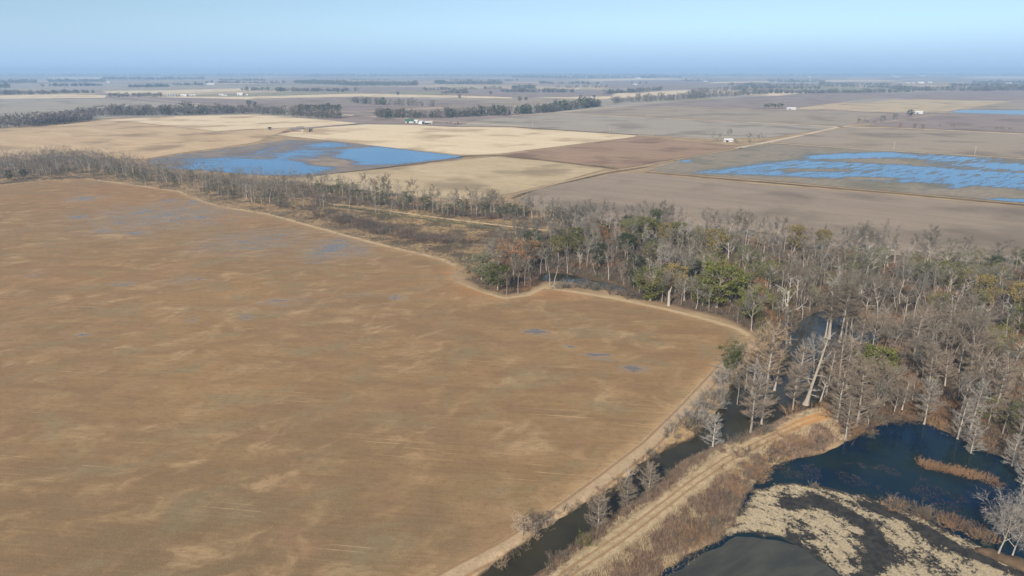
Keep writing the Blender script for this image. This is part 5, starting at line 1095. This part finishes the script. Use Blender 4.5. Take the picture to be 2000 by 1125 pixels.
# far trees one can pick out
for i, (k, px, py, h, lb, cm) in enumerate((
    ('bare', 1393, 277, 15, 'leftmost bare tree beside the white roadside shed', None), ('bare', 1406, 276, 14, 'second bare tree left of the white roadside shed', None), ('brown', 1424, 272, 17, 'bare tree right behind the white roadside shed', None),
    ('bare', 1462, 279, 16, 'first of three bare trees right of the white roadside shed', None), ('bare', 1477, 279, 15, 'second of three bare trees right of the white roadside shed', None), ('bare', 1492, 278, 14, 'third of three bare trees right of the white roadside shed', None),
    ('thin', 1437, 280, 6, 'small dark bush tree just right of the white roadside shed', L_DARK), ('thin', 1400, 277, 5, 'low dark green tree under the bare trees left of the shed', L_DARK), ('thin', 1463, 279, 5, 'low dark green tree under the bare trees right of the shed', L_DARK),
    ('brown', 1676, 247, 17, 'leftmost of the tree clump at the road junction', None), ('bare', 1685, 247, 15, 'second from left in the clump at the road junction', None), ('bare', 1695, 247.5, 15, 'third from left in the clump at the road junction', None), ('brown', 1706, 248, 14, 'fourth from left in the clump at the road junction', None),
    ('thin', 1723, 240, 13, 'dark round tree up the road right of the junction clump', L_DARK), ('bare', 1716, 242, 13, 'bare tree up the road right of the junction clump', None), ('thin', 1748, 234, 13, 'dark tree halfway along the road past the junction', L_DARK), ('leafy', 1777, 228, 15, 'rounded dark evergreen by the road near the far white shed', L_DARK),
    ('oak', 1758, 249, 9, 'small reddish tree on the right field edge, first from the left', L_RUST), ('oak', 1786, 251, 9, 'small reddish tree on the right field edge, second from the left', S_PURP), ('oak', 1802, 252, 8, 'small reddish tree on the right field edge, third from the left', S_PURP), ('bare', 1834, 253, 11, 'bare tree on the right field edge, fourth from the left', None), ('brown', 1860, 254, 13, 'brown tree on the right field edge, fifth from the left', None),
    ('brown', 1945, 258, 10, 'low bare tree in the last clump on the right field edge, left', None), ('brown', 1958, 258, 11, 'low bare tree in the last clump on the right field edge, middle', None), ('brown', 1972, 259, 9, 'low bare tree in the last clump on the right field edge, right', None),
    ('leafy', 487, 208, 17, 'lone dark evergreen by the road beyond the long belt, left of two', L_DARK), ('leafy', 497, 208.5, 15, 'lone dark evergreen by the road beyond the long belt, right of two', L_DARK), ('thin', 510, 209, 9, 'small bare-looking tree right of the dark roadside evergreens', T_GREY),
    ('leafy', 1015, 198, 15, 'left tree of the small clump on the far brown field', L_DARK), ('leafy', 1027, 198, 14, 'right tree of the small clump on the far brown field', L_DARK), ('leafy', 898, 192, 15, 'dark tree on the cream strip at centre', L_DARK), ('bare', 910, 192, 15, 'bare tree beside the dark one on the cream strip', None),
    ('leafy', 660, 181, 18, 'left tree of the far clump above the pine grove', L_DARK), ('leafy', 670, 181.5, 18, 'right tree of the far clump above the pine grove', L_DARK), ('leafy', 777, 186, 16, 'lone dark clump tree on the centre plain', L_DARK), ('leafy', 958, 185, 16, 'dark tree right of the cream strip at centre', L_DARK), ('leafy', 1134, 193.5, 14, 'dark tree by the far white houses', L_DARK), ('leafy', 1160, 193, 13, 'round dark tree right of the far white houses', L_DARK), ('leafy', 1234, 164, 18, 'tree left of the far white shed on the brown plain', L_DARK), ('leafy', 1250, 164, 18, 'tree right of the far white shed on the brown plain', L_DARK), ('leafy', 1262, 164, 17, 'second tree right of the far white shed on the brown plain', L_DARK))):
    at_px(k, px, py, h, lb, var=i, cm=cm, fat=1.25 if k == 'leafy' else 1.1)
for i, px in enumerate((216, 224, 232, 240, 248, 262, 270, 276, 284, 292, 300, 306, 313)):
    plant_now('leafy', *G(px, 189.5), rnd.uniform(13, 18), ('dark evergreen %s from the left in the row beside the silos' % 'first second third fourth fifth sixth seventh eighth ninth tenth eleventh twelfth thirteenth'.split()[i]), 'row of dark evergreens beside the silos', cm=L_DARK, var=i, fat=1.5)
PN = 'first second third fourth fifth sixth seventh eighth ninth tenth eleventh twelfth'.split()
PROTO['pine'] = []; HGT['pine'] = 16; NAME['pine'] = 'pine_tree'
for k in range(3): add_proto('pine', leafy_proto(16, .26, .35, 34, 54, .34, .1, .05), B_BROWN, L_DARK)
for i in range(12): plant_now('pine', *G(586 + i * 7, 222 + .12 * i + rnd.uniform(-1.5, .5)), rnd.uniform(19, 25), f'dark green pine, {PN[i]} from the left in the pine grove', 'pine grove beyond the cream field', var=i, cm=(L_DARK, L_OLIVE)[i % 4 == 1], fat=1.2)
for i in range(6): plant_now('pine', *G(1494 + i * 6.5, 213 + rnd.uniform(-.5, .2)), rnd.uniform(12, 15), f'dark pine, {PN[i]} from the left in the clump by the far white barn', 'pine clump by the far white barn', var=i, fat=1.2)

# ------------------------------------------------------------------ farm buildings
def flat_mat(name, c, rough=.6):
    c = tuple(k * .60 for k in c)
    m, nt, b = new_mat(name, rough, .3); f = noise(nt, wpos(nt, obj=True), .8, 4, .6)
    lk(nt, mixc(nt, smooth(nt, f, .3, .7), tuple(k * .82 for k in c), c), b.inputs['Base Color']); return m
MW, MG, MD, MR, MS = flat_mat('white sheet metal', (.80, .79, .76), .5), flat_mat('green roof metal', (.06, .17, .12), .5), flat_mat('dark opening', (.03, .03, .03)), flat_mat('rusty steel', (.20, .085, .055)), flat_mat('galvanised steel', (.55, .58, .60), .4)
MT, MWD = flat_mat('straw', (.42, .31, .18), .95), flat_mat('weathered wood', (.19, .16, .13), .9)
def thing(name, label, cat, x, y, rz=0.0, group=None):
    o = bpy.data.objects.new(name, None); COL.objects.link(o); o.location = (x, y, .3); o.rotation_euler = (0, 0, rz); return tag(o, label, cat, group)
def box(x0, x1, y0, y1, z0, z1):
    return [(x0, y0, z0), (x1, y0, z0), (x1, y1, z0), (x0, y1, z0), (x0, y0, z1), (x1, y0, z1), (x1, y1, z1), (x0, y1, z1)], [(3, 2, 1, 0), (4, 5, 6, 7), (0, 1, 5, 4), (1, 2, 6, 5), (2, 3, 7, 6), (3, 0, 4, 7)]
def barn(px, py, W, L, H, label, rz=0.0, wall=None, roof=None, name='barn', cat='barn', doors=1, wins=2, pitch=.32):
    x, y = G(px, py); t = thing(name, label, cat, x, y, rz); w, l, r = L / 2, W / 2, H + W * pitch
    V = [(-w, -l, -.4), (w, -l, -.4), (w, l, -.4), (-w, l, -.4), (-w, -l, H), (w, -l, H), (w, l, H), (-w, l, H), (-w, 0, r), (w, 0, r)]
    mesh_from('wall', V, [(0, 1, 5, 4), (2, 3, 7, 6), (1, 2, 6, 9, 5), (3, 0, 4, 8, 7)], wall or MW, t)
    e, th = .5, .18; R = []; F = []
    for s in (-1, 1):
        n = len(R); yo, zo = s * (l + e), H - e * W * pitch / l
        R += [(-w - e, yo, zo + .06), (w + e, yo, zo + .06), (w + e, 0, r + .06), (-w - e, 0, r + .06), (-w - e, yo, zo + .06 + th), (w + e, yo, zo + .06 + th), (w + e, 0, r + .06 + th), (-w - e, 0, r + .06 + th)]
        F += [tuple(n + q for q in f) for f in ((0, 1, 2, 3), (7, 6, 5, 4), (0, 4, 5, 1), (3, 7, 4, 0), (1, 5, 6, 2))]
    mesh_from('roof', R, F, roof or MW, t)
    for k in range(doors):
        xc = -w * .4 + k * w * .8; v, f = box(xc - min(2, w * .3), xc + min(2, w * .3), -l - .06, -l + .1, -.3, H * .8); mesh_from('door', v, f, MD, t)
    for k in range(wins):
        xc = w * (-.8 + 1.6 * k / max(1, wins - 1)); v, f = box(xc - .5, xc + .5, -l - .05, -l + .1, H * .45, H * .75); mesh_from('window', v, f, MD, t)
    return t
barn(800, 240, 11, 16, 3.6, 'green-roofed barn at the left end of the farm beyond the cream field', .1, MW, MG)
barn(813, 240, 6, 8, 3.4, 'small white shed between the green barn and the gabled shed', -.2); barn(823, 242, 8, 9, 3.8, 'white gabled shed with a dark door in the middle of the farm', 1.2)
barn(834, 242.5, 6, 8, 3, 'low white shed with a dark open front at the right of the farm', .1, MD, MW); barn(841, 242.5, 6, 6, 3.2, 'little cream shed at the right end of the farm', .3, flat_mat('cream paint', (.62, .56, .36)))
barn(1422, 277, 6, 13, 2.6, 'long white-roofed shed beside the road between bare trees', .12); barn(1545, 214, 8, 24, 3, 'long white barn right of the dark pine clump', 0); barn(1794, 222, 9, 16, 3, 'white shed beside the rounded evergreen on the right plain', -.3)
for px, py, L, lb in ((213, 162, 40, 'white shed out on the far left plain'), (395, 166, 40, 'left of two white sheds on the far left plain'), (412, 166, 60, 'right of two white sheds on the far left plain'), (1241, 166, 32, 'white shed between trees on the far centre plain'), (1143, 193, 14, 'left of two small white houses behind the tree belt'),
                      (1157, 192, 16, 'right of two small white houses behind the tree belt'), (1128, 174, 22, 'white house left on the far centre plain'), (1171, 167, 22, 'small white house out on the centre plain'), (1247, 153.5, 70, 'white shed on the centre horizon'), (1378, 160, 40, 'white shed right of centre near the horizon'), (1751, 151, 90, 'left white shed on the far right horizon'), (1801, 149, 120, 'right white shed on the far right horizon'),
                      (1773, 163, 30, 'first from left of the white farm sheds at far right'), (1784, 163, 30, 'second from left of the white farm sheds at far right'), (1798, 163, 60, 'long white shed amid the far right farm'), (1816, 162, 40, 'last of the white farm sheds at far right'), (1970, 164.5, 50, 'white shed by the dark clump at the far right edge'),
                      (373, 187, 14, 'left of two white sheds right of the silos'), (380, 187, 14, 'right of two white sheds right of the silos'), (360, 188, 30, 'long low shed right beside the silos'), (433, 187, 24, 'white gabled barn right of the silo farm'), (441, 188, 12, 'small white shed in front of the gabled barn by the silo farm'), (470, 186, 34, 'long white shed by a lone tree right of the silo farm'), (483, 187, 10, 'little white shed at the right end of the silo farm'), (1125, 210, 8, 'x')):
    if lb != 'x': barn(px, py, max(8, L * .35), L * .8, max(3.0, min(7, L * .16)), lb, rnd.uniform(-.3, .3), wins=0)
for i, px in enumerate((328, 333, 338, 343)):
    x, y = G(px, 188); t = thing('grain_silo', f'pale steel grain silo, {PN[i]} from the left in the row of four', 'silo', x, y, 0, 'row of four grain silos')
    n = 20; V = [(4 * math.cos(a), 4 * math.sin(a), z) for z in (-.4, 8) for a in [2 * math.pi * k / n for k in range(n)]]
    mesh_from('wall', V, [(k, (k + 1) % n, n + (k + 1) % n, n + k) for k in range(n)], MS, t)
    V = [(4.3 * math.cos(2 * math.pi * k / n), 4.3 * math.sin(2 * math.pi * k / n), 7.9) for k in range(n)] + [(0, 0, 10.4)]; mesh_from('roof', V, [(k, (k + 1) % n, n) for k in range(n)], MS, t)
    v, f = box(-.6, .6, -4.15, -3.9, 0, 2); mesh_from('door', v, f, MD, t); mb = MB(); mb.tube([(2.6, -3.2, 0), (2.2, -2.8, 9.4)], [.15, .15], 4); mesh_from('ladder', mb.V, mb.F, MS, t)
x, y = G(1581, 160.3); t = thing('water_tower', 'small white water tower on the far right horizon', 'water tower', x, y)
mb = MB(); mb.tube([(0, 0, 0), (0, 0, 2), (0, 0, 36)], [4, 2.2, 2.0], 10); mesh_from('column', mb.V, mb.F, MW, t)
mb = MB(); mb.tube([(0, 0, 34), (0, 0, 38), (0, 0, 43), (0, 0, 48), (0, 0, 51)], [2, 8, 10, 8, 1], 16, True); mesh_from('tank', mb.V, mb.F, MW, t, True)
# stock yard beside the cream field
x, y = G(587, 252); t = thing('open_shed', 'dark-roofed open shed in the stock yard by the cream field', 'shed', x, y, .15)
v, f = box(-6, 6, -3.5, 3.5, 3.6, 3.9); mesh_from('roof', v, f, MD, t)
for sx in (-5.5, 0, 5.5):
    for sy in (-3.2, 3.2): v, f = box(sx - .12, sx + .12, sy - .12, sy + .12, -.4, 3.6); mesh_from('post', v, f, MWD, t)
for i, (px, py, n) in enumerate(((580, 258, 9), (563, 259, 5), (556, 260, 4))):
    x, y = G(px, py); t = thing('cattle_pen', ('rust-red pen with many uprights below the open shed', 'short rust-red pen left of the larger pen', 'low rust-red pen at the left end of the stock yard')[i], 'pen', x, y, .1)
    for k in range(n):
        v, f = box(k * 2.0 - n, k * 2.0 - n + .5, -.15, .15, -.4, 2.6); mesh_from('post', v, f, MR, t)
    for k, zz in enumerate((.6, 1.4, 2.2)): v, f = box(-n, n - 1.5, -.06, .06, zz - .15, zz + .15); mesh_from('rail', v, f, MR, t)
x, y = G(598, 258); t = thing('hay_stack', 'tan straw stack at the right end of the stock yard', 'hay stack', x, y, .2)
for k, (ax, ay, az) in enumerate(((-3.2, 0, 0), (0, 0, 0), (3.2, 0, 0), (-1.6, 0, 2.2), (1.6, 0, 2.2), (0, 0, 4.4))):
    v, f = box(ax - 1.55, ax + 1.55, -2.4, 2.4, az - .3, az + 2.1); mesh_from('bale', v, f, MT, t)
barn(607, 257, 4, 5, 4, 'small dark shed right of the straw stack', 0, MWD, MWD, 'shed', 'shed', 1, 0); barn(527, 253.5, 4, 5, 3, 'tiny dark shed left of the stock yard', .3, MWD, MD, 'shed', 'shed', 0, 0)
for i, (px, py) in enumerate(((873, 242.5), (880, 242.5))): plant_now('thin', *G(px, py), 4.5, ('left of two dark green bushes in the farm yard', 'right of two dark green bushes in the farm yard')[i], cm=L_DARK)
x, y = G(897, 242.5); t = thing('farm_implement', 'rusty long-beamed farm implement standing in the farm yard', 'implement', x, y, .1)
v, f = box(-9, 12, -.4, .4, .9, 1.3); mesh_from('beam', v, f, MR, t); v, f = box(-4, -1, -1.2, 1.2, 1.3, 3.4); mesh_from('hopper', v, f, MR, t)
for k in (-8, -2.5, 4, 11):
    mb = MB(); mb.tube([(k, -1.2, .5), (k, -.8, .5)], [.9, .9], 10, True); mesh_from('wheel', mb.V, mb.F, MD, t)
# utility poles along the roads
for i, (px, py, w_) in enumerate(((1040, 249, 'left of the grey field'), (1190, 259, 'middle of the grey field'), (1276, 267, 'near the corner of the brown field'), (1358, 210, 'left on the upper pale road'), (1457, 214, 'right on the upper pale road'), (1745, 294, 'above the right flooded field, left'), (1903, 304, 'above the right flooded field, right'), (1263, 229, 'left on the lower pale road'), (888, 239, 'beside the farm yard'))):
    x, y = G(px, py); t = thing('utility_pole', 'thin grey utility pole ' + w_, 'pole', x, y, rnd.uniform(-.3, .3), 'utility poles along the farm roads')
    mb = MB(); mb.tube([(0, 0, -.5), (0, 0, 11)], [.24, .17], 6, True); mesh_from('post', mb.V, mb.F, B_DEAD, t); v, f = box(-1.3, 1.3, -.12, .12, 9.8, 10.05); mesh_from('crossarm', v, f, B_DEAD, t)

# ------------------------------------------------------------------ the air: one even box of haze round everything
HB = 95000.0; z0, z1 = -6.0, 150.0
V = [(sx * HB, sy * HB, z) for z in (z0, z1) for sx, sy in ((-1, -1), (1, -1), (1, 1), (-1, 1))]
hz = mesh_from('haze', V, [(3, 2, 1, 0), (4, 5, 6, 7), (0, 1, 5, 4), (1, 2, 6, 5), (2, 3, 7, 6), (3, 0, 4, 7)])
hm = bpy.data.materials.new('haze'); hm.use_nodes = True
for n in list(hm.node_tree.nodes):
    if n.type == 'BSDF_PRINCIPLED': hm.node_tree.nodes.remove(n)
pv = hm.node_tree.nodes.new('ShaderNodeVolumePrincipled')
pv.inputs['Color'].default_value = (.46, .69, .97, 1); pv.inputs['Density'].default_value = 1.15e-4; pv.inputs['Anisotropy'].default_value = 0.0
hm.node_tree.links.new(pv.outputs[0], hm.node_tree.nodes['Material Output'].inputs['Volume'])
hz.data.materials.append(hm)
hz['kind'] = 'stuff'; hz['label'] = 'pale blue winter haze lying over the flat farmland'; hz['category'] = 'haze'
